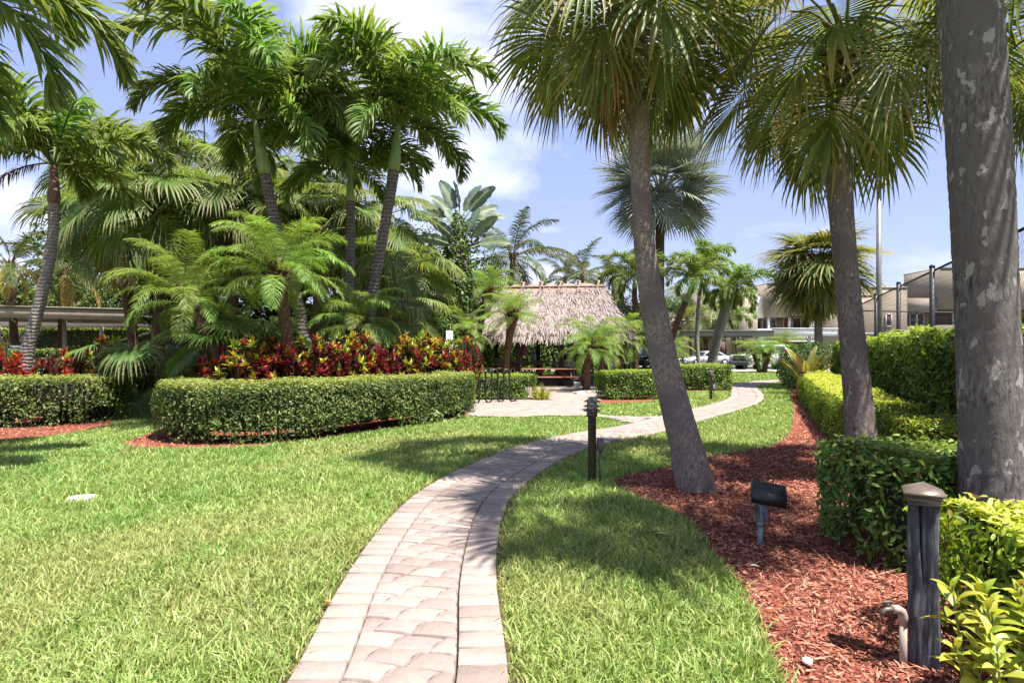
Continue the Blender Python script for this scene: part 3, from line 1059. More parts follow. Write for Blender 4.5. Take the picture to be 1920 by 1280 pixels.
def pinnate(seed, L, e0, bend, nl, leafL, leafW, droop, vee, tmin, cA, cB, rach=.018, fwd=(35, 60), tipc=None, jit=.10, rcol=(.20, .26, .07), curl=1.3, dead=0.0, nseg=3, bunch=0.0):
    rd = random.Random(seed)
    m = MB()
    K = 18
    pts, els = [vec((0, 0, 0))], [e0]
    for i in range(K):
        t = (i + .5) / K
        e = e0 - bend * t ** curl
        pts.append(pts[-1] + vec((math.cos(e), 0, math.sin(e))) * L / K)
        els.append(e0 - bend * ((i + 1) / K) ** curl)
    pts = np.array(pts)
    m.tube([tuple(p) for p in pts[::2]], [rach * (1 - .85 * i / 9) for i in range(len(pts[::2]))], 4, False, col=rcol)
    Z = vec((0, 0, 1))
    V, F3, F4, C = [], [], [], []
    n0 = 0
    for sd in (-1, 1):
        for i in range(nl):
            t = tmin + (1 - tmin) * ((i + rd.random() * .8) / nl)
            f = t * K
            a = min(int(f), K - 1)
            b0 = pts[a] * (1 - (f - a)) + pts[a + 1] * (f - a)
            e = els[a]
            T = vec((math.cos(e), 0, math.sin(e)))
            Nn = vec((-math.sin(e), 0, math.cos(e)))
            S = vec((0, sd, 0))
            fa = R(fwd[0] + (fwd[1] - fwd[0]) * t + rd.gauss(0, 6))
            d = S * math.cos(fa) + T * math.sin(fa) + Nn * (vee + rd.gauss(0, jit) + bunch * rd.choice((-1, 0, 1)))
            d = unit(d)
            ln = leafL * (max(.05, math.sin(math.pi * (.16 + .80 * (t - tmin) / (1 - tmin)))) ** .65) * rd.uniform(.85, 1.1)
            wv = unit(T - d * np.dot(T, d) + Nn * rd.gauss(.25, .3))
            p = b0.copy()
            k = rd.random()
            col = mixc(cA, cB, k)
            dr = droop * rd.uniform(.6, 1.4)
            wid = [.55, 1.0, .75, 0.0] if nseg == 3 else [.6, 1.0, 0.0]
            seq = []
            for sgi in range(nseg + 1):
                seq.append((p.copy(), wid[sgi] * leafW / 2))
                d = unit(d - Z * dr * (sgi + .6) / nseg)
                p = p + d * ln / nseg
            for q, (pp, w) in enumerate(seq):
                cc = mixc(col, tipc, max(0, q / nseg - .4) * 1.2) if tipc is not None else col
                if w > 0:
                    V += [pp - wv * w, pp + wv * w]
                    C += [cc, cc]
                else:
                    V.append(pp)
                    C.append(cc)
            for q in range(nseg - 1):
                F4.append((n0 + 2 * q, n0 + 2 * q + 1, n0 + 2 * q + 3, n0 + 2 * q + 2))
            F3.append((n0 + 2 * nseg - 2, n0 + 2 * nseg - 1, n0 + 2 * nseg))
            n0 += 2 * nseg + 1
    m.add(V, F4 + F3, np.array(C))
    return mesh_np('frond', np.concatenate(m.v), [np.array(m.f[3]), np.array(m.f[4])], np.concatenate(m.c))


def fanleaf(seed, Lp, Rb, e0, bend, nseg, span, fuse, droop, cA, cB, tipc=None, tilt=.35, cost=.12, pet=.016, cup=.12, thread=0.0, wj=.0, tipk=.5, nw=1.0, pcol=(.16, .20, .06)):
    rd = random.Random(seed)
    m = MB()
    Z = vec((0, 0, 1))
    p, pp = vec((0, 0, 0)), []
    for i in range(6):
        pp.append(tuple(p))
        e = e0 - bend * (i / 5) ** 1.4
        p = p + vec((math.cos(e), 0, math.sin(e))) * Lp / 5
    pp[-1] = tuple(p)
    m.tube(pp, [pet * 1.5, pet * 1.2, pet, pet, pet * .9, pet * .8], 4, False, col=pcol)
    eb = e0 - bend - tilt
    T = vec((math.cos(eb), 0, math.sin(eb)))
    Nn = vec((-math.sin(eb), 0, math.cos(eb)))
    S = vec((0, 1, 0))
    hub = p
    V, F4, F3, C = [], [], [], []
    n0 = 0
    dth = 2 * span / nseg
    fr = [0.0, fuse * .55, fuse, fuse + (1 - fuse) * .4, fuse + (1 - fuse) * .75, 1.0]
    for i in range(nseg):
        th = -span + dth * (i + .5) + rd.gauss(0, dth * .10)
        d = unit(T * math.cos(th) + S * math.sin(th) + Nn * cup * abs(math.sin(th)))
        ac = 1 - abs(th) / span
        base = hub + (T - Z * .35) * cost * ac
        ln = Rb * (.74 + .26 * math.cos(th * .8)) * rd.uniform(.9, 1.08)
        side = unit(-T * math.sin(th) + S * math.cos(th))
        up = unit(np.cross(d, side))
        if up[2] < 0:
            up = -up
        dr = droop * rd.uniform(.55, 1.5)
        col = mixc(cA, cB, rd.random())
        tc_ = vec(tipc) if tipc is not None and rd.random() < tipk else col
        pos = base.copy()
        full = 2 * math.tan(dth / 2) * ln * 1.04 * nw
        seq, prev = [], 0
        for q, f in enumerate(fr):
            pos = pos + d * (f - prev) * ln
            if f >= fuse:
                d = unit(d - Z * dr * (.35 + f) + side * rd.gauss(0, wj))
            prev = f
            w = full * f if f <= fuse else full * fuse * (1 - ((f - fuse) / (1 - fuse)) ** 1.2)
            seq.append((pos.copy(), max(w, .0015) / 2, f))
        for q, (po, w, f) in enumerate(seq):
            cc = mixc(col, tc_, max(0., (f - fuse * .8)) * 1.3 if f > fuse * .8 else 0)
            cc = np.clip(cc, 0, 1)
            V += [po - side * w, po - up * w * .45, po + side * w]
            C += [cc, cc * .85, cc]
        for q in range(len(fr) - 1):
            a = n0 + q * 3
            F4 += [(a, a + 1, a + 4, a + 3), (a + 1, a + 2, a + 5, a + 4)]
        n0 += 3 * len(fr)
    m.add(V, F4, np.array(C))
    return mesh_np('frond', np.concatenate(m.v), [np.array(m.f[4])] if not m.f[3] else [np.array(m.f[3]), np.array(m.f[4])], np.concatenate(m.c))


def paddle(seed, L, W, e0, bend, pet, cA, cB, rib=(.28, .34, .15), notch=True, fold=.12, roll=0.0):
    """broad banana-like blade on a stalk"""
    rd = random.Random(seed)
    m = MB()
    K = 14
    p = vec((0, 0, 0))
    P_, E_ = [p], [e0]
    tot = pet + L
    for i in range(K + 6):
        t = (i + .5) / (K + 6)
        e = e0 - bend * t ** 1.8
        p = p + vec((math.cos(e), 0, math.sin(e))) * (tot / (K + 6))
        P_.append(p)
        E_.append(e)
    k0 = int((K + 6) * pet / tot)
    m.tube([tuple(q) for q in P_], [.028 * (1 - .8 * i / len(P_)) for i in range(len(P_))], 5, False, col=rib)
    V, F, C = [], [], []
    idx = list(range(k0, len(P_)))
    n = len(idx)
    for j, i in enumerate(idx):
        u = j / (n - 1)
        w = W / 2 * (math.sin(math.pi * min(.985, .06 + .94 * u)) ** .55)
        e = E_[i]
        Nn = vec((-math.sin(e), 0, math.cos(e)))
        for sd in (-1, 1):
            wob = rd.gauss(0, .04) * W
            wn_ = w * (rd.uniform(.72, 1) if notch and rd.random() < .3 else 1)
            col = mixc(cA, cB, rd.random())
            q0 = P_[i]
            ws = (vec((0, 1, 0)) * math.cos(roll) + Nn * math.sin(roll)) * sd
            Nr = Nn * math.cos(roll) - vec((0, 1, 0)) * math.sin(roll)
            q1 = P_[i] + ws * wn_ * .55 + Nr * fold * wn_
            q2 = P_[i] + ws * wn_ + Nr * (fold * wn_ * .6 + wob)
            V += [q0, q1, q2]
            C += [mixc(col, rib, .5), col, col]
    for j in range(n - 1):
        for s_ in (0, 1):
            a = j * 6 + s_ * 3
            b = a + 6
            F += [(a, a + 1, b + 1, b), (a + 1, a + 2, b + 2, b + 1)]
    m.add(V, F, np.array(C))
    return mesh_np('leaf', np.concatenate(m.v), [np.array(m.f[4])] if not m.f[3] else [np.array(m.f[3]), np.array(m.f[4])], np.concatenate(m.c), True)


def variants(fn, elevs, reps=2, **kw):
    out = []
    for e in elevs:
        for r_ in range(reps):
            out.append((e, fn(random.randrange(10 ** 6), e0=R(e), **kw)))
    return out


GA, GB = (.040, .105, .018), (.10, .19, .035)
V_adon = variants(pinnate, (84, 66, 48, 30, 10, -14), 2, L=2.6, bend=R(112), nl=92, leafL=.80, leafW=.058, droop=.70, vee=.34, tmin=.16, cA=(.060, .14, .026), cB=(.21, .30, .085), rach=.03, fwd=(30, 60), tipc=(.24, .25, .09), jit=.32, rcol=(.17, .22, .07), curl=1.7, bunch=.26)
V_pyg = variants(pinnate, (84, 68, 50, 32, 14, -6), 2, L=1.85, bend=R(100), nl=84, leafL=.44, leafW=.0125, droop=.62, vee=.16, tmin=.16, cA=(.11, .21, .035), cB=(.29, .38, .10), rach=.013, fwd=(12, 48), jit=.12, rcol=(.25, .32, .10), curl=1.5, nseg=3)
V_coco = variants(pinnate, (78, 55, 32, 10, -14, -40), 1, L=3.7, bend=R(80), nl=74, leafL=.80, leafW=.045, droop=.75, vee=.0, tmin=.14, cA=(.035, .075, .022), cB=(.12, .16, .05), rach=.035, fwd=(25, 60), tipc=(.22, .19, .08), jit=.15, rcol=(.22, .2, .09), curl=1.2)
V_cocoy = variants(pinnate, (75, 45, 15, -15, -45), 1, L=3.6, bend=R(85), nl=64, leafL=.85, leafW=.05, droop=.8, vee=.0, tmin=.14, cA=(.12, .15, .04), cB=(.36, .26, .06), rach=.035, fwd=(25, 60), tipc=(.42, .25, .08), jit=.15, rcol=(.35, .28, .1), curl=1.2)
V_sabal = variants(fanleaf, (70, 45, 22, 0, -24, -50), 2, Lp=.85, Rb=.98, bend=R(42), nseg=38, span=R(128), fuse=.38, droop=.36, cA=(.075, .115, .028), cB=(.23, .27, .085), tipc=(.42, .28, .12), tilt=.45, cost=.30, pet=.016, wj=.05, tipk=.38, nw=1.15)
V_sabalf = variants(fanleaf, (78, 52, 28, 4, -22, -48), 2, Lp=.55, Rb=1.15, bend=R(35), nseg=38, span=R(130), fuse=.38, droop=.22, cA=(.075, .105, .030), cB=(.22, .24, .08), tipc=(.42, .28, .12), tilt=.35, cost=.22, pet=.016, wj=.05, tipk=.35, nw=1.15)
V_sabalb = variants(fanleaf, (-38, -62), 2, Lp=.75, Rb=.85, bend=R(25), nseg=30, span=R(110), fuse=.3, droop=.6, cA=(.16, .085, .04), cB=(.30, .19, .10), tipc=(.42, .28, .16), tilt=.3, cost=.25, pet=.015, wj=.08, tipk=.6, pcol=(.2, .12, .06))
V_fan = variants(fanleaf, (72, 48, 25, 2, -20), 2, Lp=1.15, Rb=1.15, bend=R(48), nseg=46, span=R(150), fuse=.48, droop=.62, cA=(.050, .11, .022), cB=(.165, .23, .065), tipc=(.40, .37, .19), tilt=.45, cost=.08, pet=.015, wj=.05, tipk=.6)
V_fanl = variants(fanleaf, (60, 35, 12), 2, Lp=.9, Rb=.80, bend=R(55), nseg=42, span=R(165), fuse=.6, droop=.18, cA=(.060, .125, .022), cB=(.15, .225, .055), tilt=.55, cost=.04, pet=.012, cup=.0, tipc=(.22, .27, .09))
V_fanb = variants(fanleaf, (-10, -35), 1, Lp=1.0, Rb=1.0, bend=R(50), nseg=36, span=R(140), fuse=.4, droop=.8, cA=(.20, .13, .07), cB=(.34, .25, .15), tipc=(.42, .27, .10), tilt=.4, wj=.08, pcol=(.22, .15, .07))
V_bis = variants(fanleaf, (75, 50, 28, 6, -16), 2, Lp=.95, Rb=1.4, bend=R(22), nseg=40, span=R(140), fuse=.42, droop=.10, cA=(.19, .235, .205), cB=(.34, .38, .33), tipc=(.42, .42, .28), tilt=.25, cost=.10, pet=.03, cup=.30, tipk=.3, pcol=(.3, .33, .26))
V_dead = variants(pinnate, (-5, -20), 1, L=2.2, bend=R(75), nl=46, leafL=.5, leafW=.03, droop=.9, vee=0, tmin=.15, cA=(.10, .035, .018), cB=(.20, .08, .04), rach=.025, jit=.2, rcol=(.2, .1, .05))

GOLD = math.pi * (3 - math.sqrt(5))


def pick(vs, e):
    es = sorted(set(v[0] for v in vs), key=lambda q: abs(q - e))
    return random.choice([v[1] for v in vs if v[0] == es[0]])


def tube_trunk(m, pts, rad, n=18, rows=40, ring=0.0, rough=.03, boots=None):
    p = [Vector(q) for q in pts]
    # smooth the axis
    q = np.array(chaikin([tuple(v) for v in p], 3))
    d = np.r_[0, np.cumsum(np.linalg.norm(np.diff(q, axis=0), axis=1))]
    s = np.linspace(0, d[-1], rows)
    ax = np.c_[np.interp(s, d, q[:, 0]), np.interp(s, d, q[:, 1]), np.interp(s, d, q[:, 2])]
    rk = np.linspace(0, 1, len(rad))
    rr = np.interp(s / d[-1], rk, rad)
    if ring:
        rr = rr * (1 + ring * (np.sin(s * 2 * np.pi / .11 + 2 * np.sin(s * 3)) > .6))
    tg = np.gradient(ax, axis=0)
    tg /= np.linalg.norm(tg, axis=1)[:, None]
    s1 = np.cross(tg, np.array([0, 1.0, 0]))
    s1 /= np.linalg.norm(s1, axis=1)[:, None]
    s2 = np.cross(s1, tg)
    th = np.arange(n) * 2 * np.pi / n
    S, TH = np.meshgrid(s, th, indexing='ij')
    cx, cy = np.cos(TH), np.sin(TH)
    rel = .55 * lumps(cx * 3.2, cy * 3.2, S * 2.2, 2.2, 1.0) + .45 * lumps(cx * 6, cy * 6, S * 5.0, 3.4, 3.0) + .35 * RNG.normal(0, 1, S.shape)
    Rr = rr[:, None] * (1 + rough * rel)
    V = ax[:, None, :] + s1[:, None, :] * (cx * Rr)[..., None] + s2[:, None, :] * (cy * Rr)[..., None]
    k = np.arange(n)
    F = [(a * n + b, a * n + (b + 1) % n, (a + 1) * n + (b + 1) % n, (a + 1) * n + b) for a in range(rows - 1) for b in range(n)]
    m.add(V.reshape(-1, 3), [f[::-1] for f in F])


def palm(name, label, pts, rad, mat, leaves, nf, elo, ehi, scale=1.0, group=None, shaft=None, shaftm=None, ring=0.0, boots=None, bootm=None, extra=None, cat='palm tree', leafm=None, rough=.03, az0=None, rows=40, n=16, skip=None, top=None):
    """pts: trunk axis from the ground up, in metres; leaves radiate from its last point"""
    base = Vector(pts[0])
    root = thing(name, label, cat, (base.x, base.y, 0), 0, group)
    rel = [Vector(p) - Vector((base.x, base.y, 0)) for p in pts]
    m = MB()
    rel[0].z = -.05
    tube_trunk(m, rel, rad, n, rows, ring, rough)
    m.build('trunk', mat, root, True)
    tp = rel[-1]
    ax = (rel[-1] - rel[-2]).normalized()
    c = MB()
    if shaft:
        h, r0, r1 = shaft
        ks = 8
        c.tube([tuple(tp + ax * (h * i / (ks - 1) - .03)) for i in range(ks)], [r0 * (.92, 1.06, 1.0, .95, .9, .84, .78, .6)[i] + (r1 - r0) * i / (ks - 1) for i in range(ks)], 12, True)
        tp = tp + ax * h * .93
        crown = c.build('crown', shaftm or M_shaft, root, True)
    else:
        bh, br, nb = boots or (.5, .16, 40)
        c.tube([tuple(tp - ax * bh), tuple(tp - ax * bh * .4), tuple(tp + ax * .12)], [rad[-1] * .95, br * .75, br * .4], 10, True)
        for i in range(nb):
            a = i * GOLD
            h = -bh + (bh + .1) * i / nb
            rr = rad[-1] * .8 + (br - rad[-1] * .8) * min(1, (h + bh) / bh * 1.3)
            o_ = Vector((math.cos(a), math.sin(a), 0))
            b0 = tp + ax * h + o_ * rr * .6
            c.tube([tuple(b0), tuple(b0 + o_ * rr * random.uniform(.45, .75) + Vector((0, 0, random.uniform(.05, .14) * br / .16)))], [.035 * br / .16, .016 * br / .16], 4, True)
        crown = c.build('crown', bootm or M_boot, root)
    az = random.uniform(0, 6.28) if az0 is None else az0
    for i in range(nf):
        t = (i + .5) / nf
        e = ehi + (elo - ehi) * t ** .9 + random.gauss(0, 5)
        a = az + i * GOLD + random.gauss(0, .12)
        if skip and skip(a % (2 * math.pi), e):
            continue
        f = obj('frond', pick(leaves, e), leafm or M_palm, crown)
        f.location = tp + Vector((math.cos(a), math.sin(a), 0)) * (.03 if shaft else .05) - ax * (.25 * t if not shaft else .05 * t)
        f.rotation_euler = (random.gauss(0, .16), random.gauss(0, .06), a)
        sc_ = scale * random.uniform(.88, 1.1) * (.8 + .2 * math.sin(math.pi * min(1, t + .25)))
        f.scale = (sc_, sc_, sc_)
    for (vs, e, a, sc_) in (extra or []):
        f = obj('frond', pick(vs, e), leafm or M_palm, crown)
        f.location = tp
        f.rotation_euler = (0, 0, a)
        f.scale = (sc_, sc_, sc_)
    return root


def axis(px, d0, d1=None):
    """trunk axis through photograph points; the depth runs from d0 at the ground to d1 at the top"""
    d1 = d1 or d0
    z = [EYE - (y - HOR) / FPX * d0 for _, y in px]
    out = []
    for (x, y), zz in zip(px, z):
        k = max(0, min(1, (zz - z[0]) / (z[-1] - z[0])))
        out.append(P(x, y, d0 + (d1 - d0) * k))
    out[0].z = 0
    return out


# --- the three near cabbage palms and the one past the frame
palm('cabbage_palm', 'thick grey trunk with pale lichen spots at the right edge of the photo', [(3.07, 3.72, 0), (3.055, 3.72, 1.0), (3.03, 3.74, 2.2), (2.98, 3.78, 3.6), (2.9, 3.85, 5.2), (2.88, 3.9, 6.4)], [.195, .170, .166, .170, .172, .165, .16, .15], M_tr_near, V_sabal, 30, -50, 75, 1.05, 'cabbage palms by the path',
     boots=(.7, .30, 40), bootm=M_boot_s, n=64, rows=300, rough=.022)
palm('cabbage_palm', 'leaning palm trunk in the middle of the red mulch bed', axis([(1308, 921), (1290, 850), (1262, 745), (1236, 640), (1212, 500), (1203, 400), (1201, 320), (1197, 240), (1190, 160), (1180, 60), (1172, -10)], 6.22, 6.9), [.215, .170, .156, .150, .140, .119, .109, .109, .132, .142, .138, .13], M_tr_cent, V_sabal, 40, -40, 78, 1.02, 'cabbage palms by the path',
     boots=(.85, .27, 60), bootm=M_boot_s, n=48, rows=220, rough=.022, extra=[(V_sabalb, -62, 3.7, 1.0), (V_sabalb, -38, 4.4, 1.0), (V_sabalb, -62, 5.8, .9), (V_sabalb, -62, 2.9, 1.0)])
palm('cabbage_palm', 'second palm trunk behind the dark green hedge, left of the spotted trunk', axis([(1622, 912), (1613, 790), (1600, 660), (1588, 520), (1577, 400), (1573, 330), (1573, 290), (1577, 230), (1584, 165), (1587, 80)], 6.4, 6.8), [.180, .157, .144, .132, .124, .121, .127, .146, .14, .13, .125], M_tr_sabal, V_sabal, 38, -36, 78, 1.0, 'cabbage palms by the path',
     boots=(.75, .27, 60), bootm=M_boot_s, n=48, rows=220, rough=.022, extra=[(V_sabalb, -38, .8, .9), (V_sabalb, -62, 2.2, .9)])
palm('cabbage_palm', 'palm behind the spotted trunk with only fan leaves showing at the top right corner', [(5.75, 6.0, 0), (5.9, 6.1, 2.5), (6.3, 6.3, 5.3)], [.19, .16, .15, .15], M_tr_sabal, V_sabal, 28, -45, 75, 1.0, 'cabbage palms by the path', boots=(.6, .25, 30), bootm=M_boot_s)
palm('cabbage_palm', 'full round cabbage palm rising in front of the beige building', axis([(1537, 727), (1535, 640), (1533, 560), (1535, 495)], 23.0), [.17, .15, .14, .14], M_tr_sabal, V_sabalf, 64, -56, 84, 1.42, 'cabbage palms by the path', boots=(1.0, .3, 40), bootm=M_boot_s,
     extra=[(V_sabalb, -38, .4, 1.3), (V_sabalb, -38, 5.2, 1.2), (V_sabalb, -62, 4.2, 1.3)])

# --- the feather palms
palm('feather_palm', 'tall palm with green crownshaft left of centre above the fan palms', axis([(582, 745), (575, 640), (556, 560), (530, 470), (507, 380), (497, 325)], 13.0), [.19, .15, .13, .12, .11, .12], M_tr_dark, V_adon, 20, 14, 86, 1.2, 'feather palms', shaft=(1.35, .145, .085), ring=.03)
palm('feather_palm', 'tall palm whose dark trunk slants right to a pale green crownshaft', axis([(676, 745), (690, 600), (706, 510), (722, 420), (735, 345), (738, 318)], 13.6), [.17, .14, .13, .12, .12, .13], M_tr_dark, V_adon, 19, 12, 86, 1.16, 'feather palms', shaft=(1.15, .15, .09), ring=.03)
palm('feather_palm', 'shorter straight palm between the two tall green crownshafts', axis([(642, 745), (650, 640), (656, 520), (658, 440), (657, 378)], 14.6), [.16, .13, .12, .11, .11], M_tr_dark, V_adon, 14, 18, 82, 1.0, 'feather palms', shaft=(.85, .115, .07), ring=.03)
palm('feather_palm', 'far left palm with a curved ringed trunk and brown crownshaft', axis([(30, 756), (42, 690), (66, 600), (92, 500), (101, 430), (101, 378)], 12.7), [.205, .155, .128, .112, .105, .10, .098], M_tr_ring, V_adon, 15, 20, 84, 1.0, 'feather palms', shaft=(.9, .125, .08), shaftm=M_shaftb, ring=.035, extra=[(V_dead, -5, 3.4, .8)])
palm('feather_palm', 'palm past the left edge with fronds hanging in at the top left corner', [(-7.2, 6.3, 0), (-7.0, 6.3, 3), (-6.75, 6.3, 4.9)], [.17, .14, .13], M_tr_ring, V_adon, 14, -22, 82, 1.0, 'feather palms', shaft=(.8, .14, .09), az0=.35)
palm('feather_palm', 'feather palm just left of the leaning trunk beside the thatched hut', axis([(1193, 720), (1192, 640), (1190, 565), (1190, 540)], 28.5), [.15, .13, .12], M_tr_brown, V_adon, 13, -15, 82, .85, 'feather palms', shaft=(.7, .13, .08))
palm('feather_palm', 'feather palm with a slanting bright green crownshaft right of the leaning trunk', axis([(1238, 716), (1258, 640), (1275, 590), (1286, 565)], 28.0), [.17, .15, .15], M_tr_brown, V_adon, 13, -10, 82, .80, 'feather palms', shaft=(1.25, .17, .10))
palm('feather_palm', 'slim palm with a thin straight trunk above the silver car', axis([(1312, 702), (1306, 640), (1309, 570), (1316, 520)], 36.0), [.14, .12, .12], M_tr_ring, V_adon, 12, -10, 82, .92, 'feather palms', shaft=(.9, .13, .08))
palm('feather_palm', 'left trunk of the twin palms by the parking lot', axis([(1326, 706), (1336, 650), (1352, 590), (1360, 560)], 33.0), [.17, .15, .14], M_tr_ring, V_adon, 10, -30, 70, .75, 'feather palms', shaft=(.6, .13, .08))
palm('feather_palm', 'right trunk of the twin palms by the parking lot', axis([(1331, 706), (1345, 650), (1362, 590), (1374, 552)], 32.6), [.17, .15, .14], M_tr_ring, V_adon, 12, -35, 70, .92, 'feather palms', shaft=(.6, .13, .08))
palm('feather_palm', 'small feather palm standing in front of the beige building wall', axis([(1384, 686), (1380, 640), (1370, 600)], 56.0), [.16, .14, .14], M_tr_brown, V_adon, 12, -20, 75, 1.2, 'feather palms', shaft=(.6, .13, .08))
palm('cabbage_palm', 'small distant cabbage palm in front of the low building wing', axis([(1323, 686), (1324, 640), (1325, 597)], 56.0), [.2, .18, .18], M_tr_brown, V_sabal, 26, -55, 75, 1.55, 'cabbage palms by the path', boots=(.8, .3, 30), bootm=M_boot_s)
palm('cabbage_palm', 'distant cabbage palm leaning behind the slim trunks left of the building', axis([(1300, 686), (1292, 620), (1279, 552)], 60.0), [.2, .18, .16], M_tr_brown, V_sabal, 24, -55, 75, 1.5, 'cabbage palms by the path', boots=(.8, .3, 30), bootm=M_boot_s)

# --- silver Bismarck-like fan palm
palm('silver_fan_palm', 'large silver blue fan palm against the sky behind the leaning trunk', axis([(1237, 709), (1237, 560), (1238, 362)], 31.0), [.28, .24, .22], M_tr_brown, V_bis, 62, -34, 86, 1.62, None, boots=(.9, .35, 30), bootm=M_boot_s, leafm=M_silver)

# --- coconut palms
palm('coconut_palm', 'coconut palm with long arching fronds behind the thatched hut', axis([(950, 708), (955, 600), (962, 478)], 31.0), [.2, .16, .14], M_tr_brown, V_coco, 17, -30, 84, .98, 'coconut palms', boots=(.4, .25, 14), bootm=M_boot_s, az0=.2)
palm('coconut_palm', 'coconut palm with yellowing fronds at the far left behind the carport', axis([(30, 710), (25, 600), (20, 492)], 29.0), [.2, .17, .15], M_tr_brown, V_coco, 10, 0, 84, .95, 'coconut palms', boots=(.4, .25, 14), bootm=M_boot_s, extra=[(V_cocoy, -45, 4.2, .7), (V_cocoy, -15, .15, .75), (V_cocoy, -15, 5.3, .7), (V_cocoy, 15, 3.2, .8), (V_cocoy, -45, .9, .7)])
palm('coconut_palm', 'coconut palm behind the brown trunk at the left, above the carport beam', axis([(112, 706), (116, 600), (120, 505)], 31.0), [.2, .17, .15], M_tr_brown, V_coco, 11, -10, 84, .9, 'coconut palms', boots=(.4, .25, 14), bootm=M_boot_s, extra=[(V_cocoy, -45, 5.6, .8), (V_cocoy, -15, .4, .8)])
for i, (x, y, d) in enumerate(((1092, 512, 48), (1060, 520, 52), (1150, 520, 44))):
    palm('coconut_palm', ['distant palm top peeking over the right half of the thatch ridge', 'distant palm top over the middle of the thatch ridge', 'distant palm behind the right end of the thatched hut'][i], axis([(x, HOR + 1640 / d), (x, 600), (x, y)], d), [.2, .17, .15], M_tr_brown, V_coco, 13, -30, 80, 1.0, 'coconut palms', boots=(.4, .25, 8), bootm=M_boot_s)

# --- pygmy date palms
PY = [
    ('leaning pygmy date palm with a shaggy trunk left of the croton bed', [(428, 810), (412, 668), (390, 625), (362, 590), (342, 552)], 11.3, .105, 30, 0.86),
    ('pygmy date palm with a dense green crown over the croton bed', [(552, 800), (545, 690), (537, 610), (526, 555), (522, 505)], 11.3, .115, 34, 0.84),
    ('low pygmy date palm behind the middle of the crotons', [(655, 770), (657, 690), (658, 640), (668, 598)], 13.3, .11, 28, 0.74),
    ('pygmy date palm with a bushy crown left of the thatched hut', [(879, 738), (878, 700), (878, 655), (876, 622)], 20.0, .13, 26, 0.66),
    ('taller pygmy date palm rising in front of the left end of the thatch', [(884, 726), (892, 660), (905, 590), (917, 545)], 22.6, .12, 26, 0.86),
    ('yellowish pygmy date palm in front of the hut by the picnic tables', [(945, 732), (948, 690), (954, 640), (962, 588)], 21.4, .14, 30, 0.76),
    ('pygmy date palm on a thick pale trunk at the patio corner', [(1100, 735), (1100, 705), (1100, 675), (1106, 646)], 20.75, .150, 30, 0.8),
    ('pygmy date palm with an orange trunk behind the boxy hedge', [(1128, 731), (1127, 700), (1126, 672), (1128, 650)], 21.6, .12, 28, 0.72),
    ('pygmy date palm right of the hut with its crown touching the leaning trunk', [(1160, 726), (1162, 690), (1166, 655), (1170, 632)], 23.4, .12, 28, 0.82),
    ('pygmy date palm peeking out behind the leaning trunk on the right', [(1240, 707), (1245, 680), (1250, 660)], 32.0, .13, 24, 1.0),
    ('left one of the two date palms in front of the pickup', [(1424, 698), (1420, 680), (1416, 662)], 39.0, .17, 24, 0.95),
    ('right one of the two date palms in front of the pickup', [(1432, 698), (1436, 680), (1438, 662)], 38.6, .19, 26, 1.0),
    ('yellow-green date palm beyond the pickup by the white carport', [(1466, 690), (1468, 670), (1470, 645)], 46.0, .17, 22, 1.0),
]
for lab, px, d, r_, nf, sc_ in PY:
    palm('pygmy_date_palm', lab, axis(px, d), [r_, r_ * .9, r_, r_ * 1.25], M_tr_brown, V_pyg, nf, 0, 86, sc_, 'pygmy date palms', boots=(.55, r_ * 1.7, 60), bootm=M_boot, n=10, rows=20, rough=.12)

# --- fan palms filling the middle distance
FP = [
    ('big fan palm with drooping leaves left of the tall crownshafts', [(300, 728), (298, 560), (295, 400)], 17.0, V_fan, 30, -20, 82, 1.25),
    ('fan palm with drooping pale leaves behind the tallest palm trunk', [(440, 724), (440, 560), (430, 390)], 17.6, V_fan, 28, -20, 82, 1.15),
    ('fan palm in the dark middle behind the tall trunks', [(590, 722), (595, 560), (600, 430)], 18.0, V_fan, 28, -20, 82, 1.15),
    ('fan palm right of the dark slanting trunk', [(752, 722), (750, 600), (745, 520)], 17.6, V_fan, 26, -20, 82, .95),
    ('fan palm half hidden behind the leaning date palm at the left', [(262, 722), (240, 560), (212, 420)], 18.5, V_fan, 26, -20, 82, 1.15),
    ('fan palm high behind the slanting trunk and its crownshaft', [(690, 716), (690, 560), (690, 440)], 21.0, V_fan, 26, -20, 82, 1.3),
    ('high fan palm between the far left trunk and the tallest crownshaft', [(250, 716), (248, 560), (246, 330)], 20.0, V_fan, 30, -25, 82, 1.35),
    ('high fan palm with pale drooping leaves just left of the tallest crownshaft', [(390, 716), (388, 560), (386, 315)], 20.5, V_fan, 30, -25, 82, 1.35),
    ('high fan palm between the tallest crownshaft and the middle palm', [(560, 714), (560, 560), (562, 350)], 21.0, V_fan, 30, -25, 82, 1.3),
    ('low fan palm with round glossy leaves left of the croton bed', [(430, 765), (430, 680), (430, 660)], 12.4, V_fanl, 13, 10, 75, 1.0),
    ('low fan palm with round leaves behind the upright date palm', [(492, 765), (494, 680), (496, 655)], 12.8, V_fanl, 11, 10, 75, .95),
    ('low dark fan palm spreading over the gap beside the left hedge', [(268, 776), (272, 720), (275, 690)], 13.6, V_fan, 13, 0, 70, .85),
    ('fan palm low behind the low date palm', [(735, 744), (735, 660), (735, 610)], 16.0, V_fan, 15, -10, 80, .85),
]
for lab, px, d, vs, nf, lo_, hi_, sc_ in FP:
    palm('fan_palm', lab, axis(px, d), [.16, .14, .13], M_tr_brown, vs, nf, lo_, hi_, sc_, 'fan palms', boots=(.5, .22, 24), bootm=M_boot_s, n=10, rows=16, extra=[(V_fanb, -35, random.uniform(3.4, 5.8), sc_)] if vs is V_fan and sc_ > 1 else None)

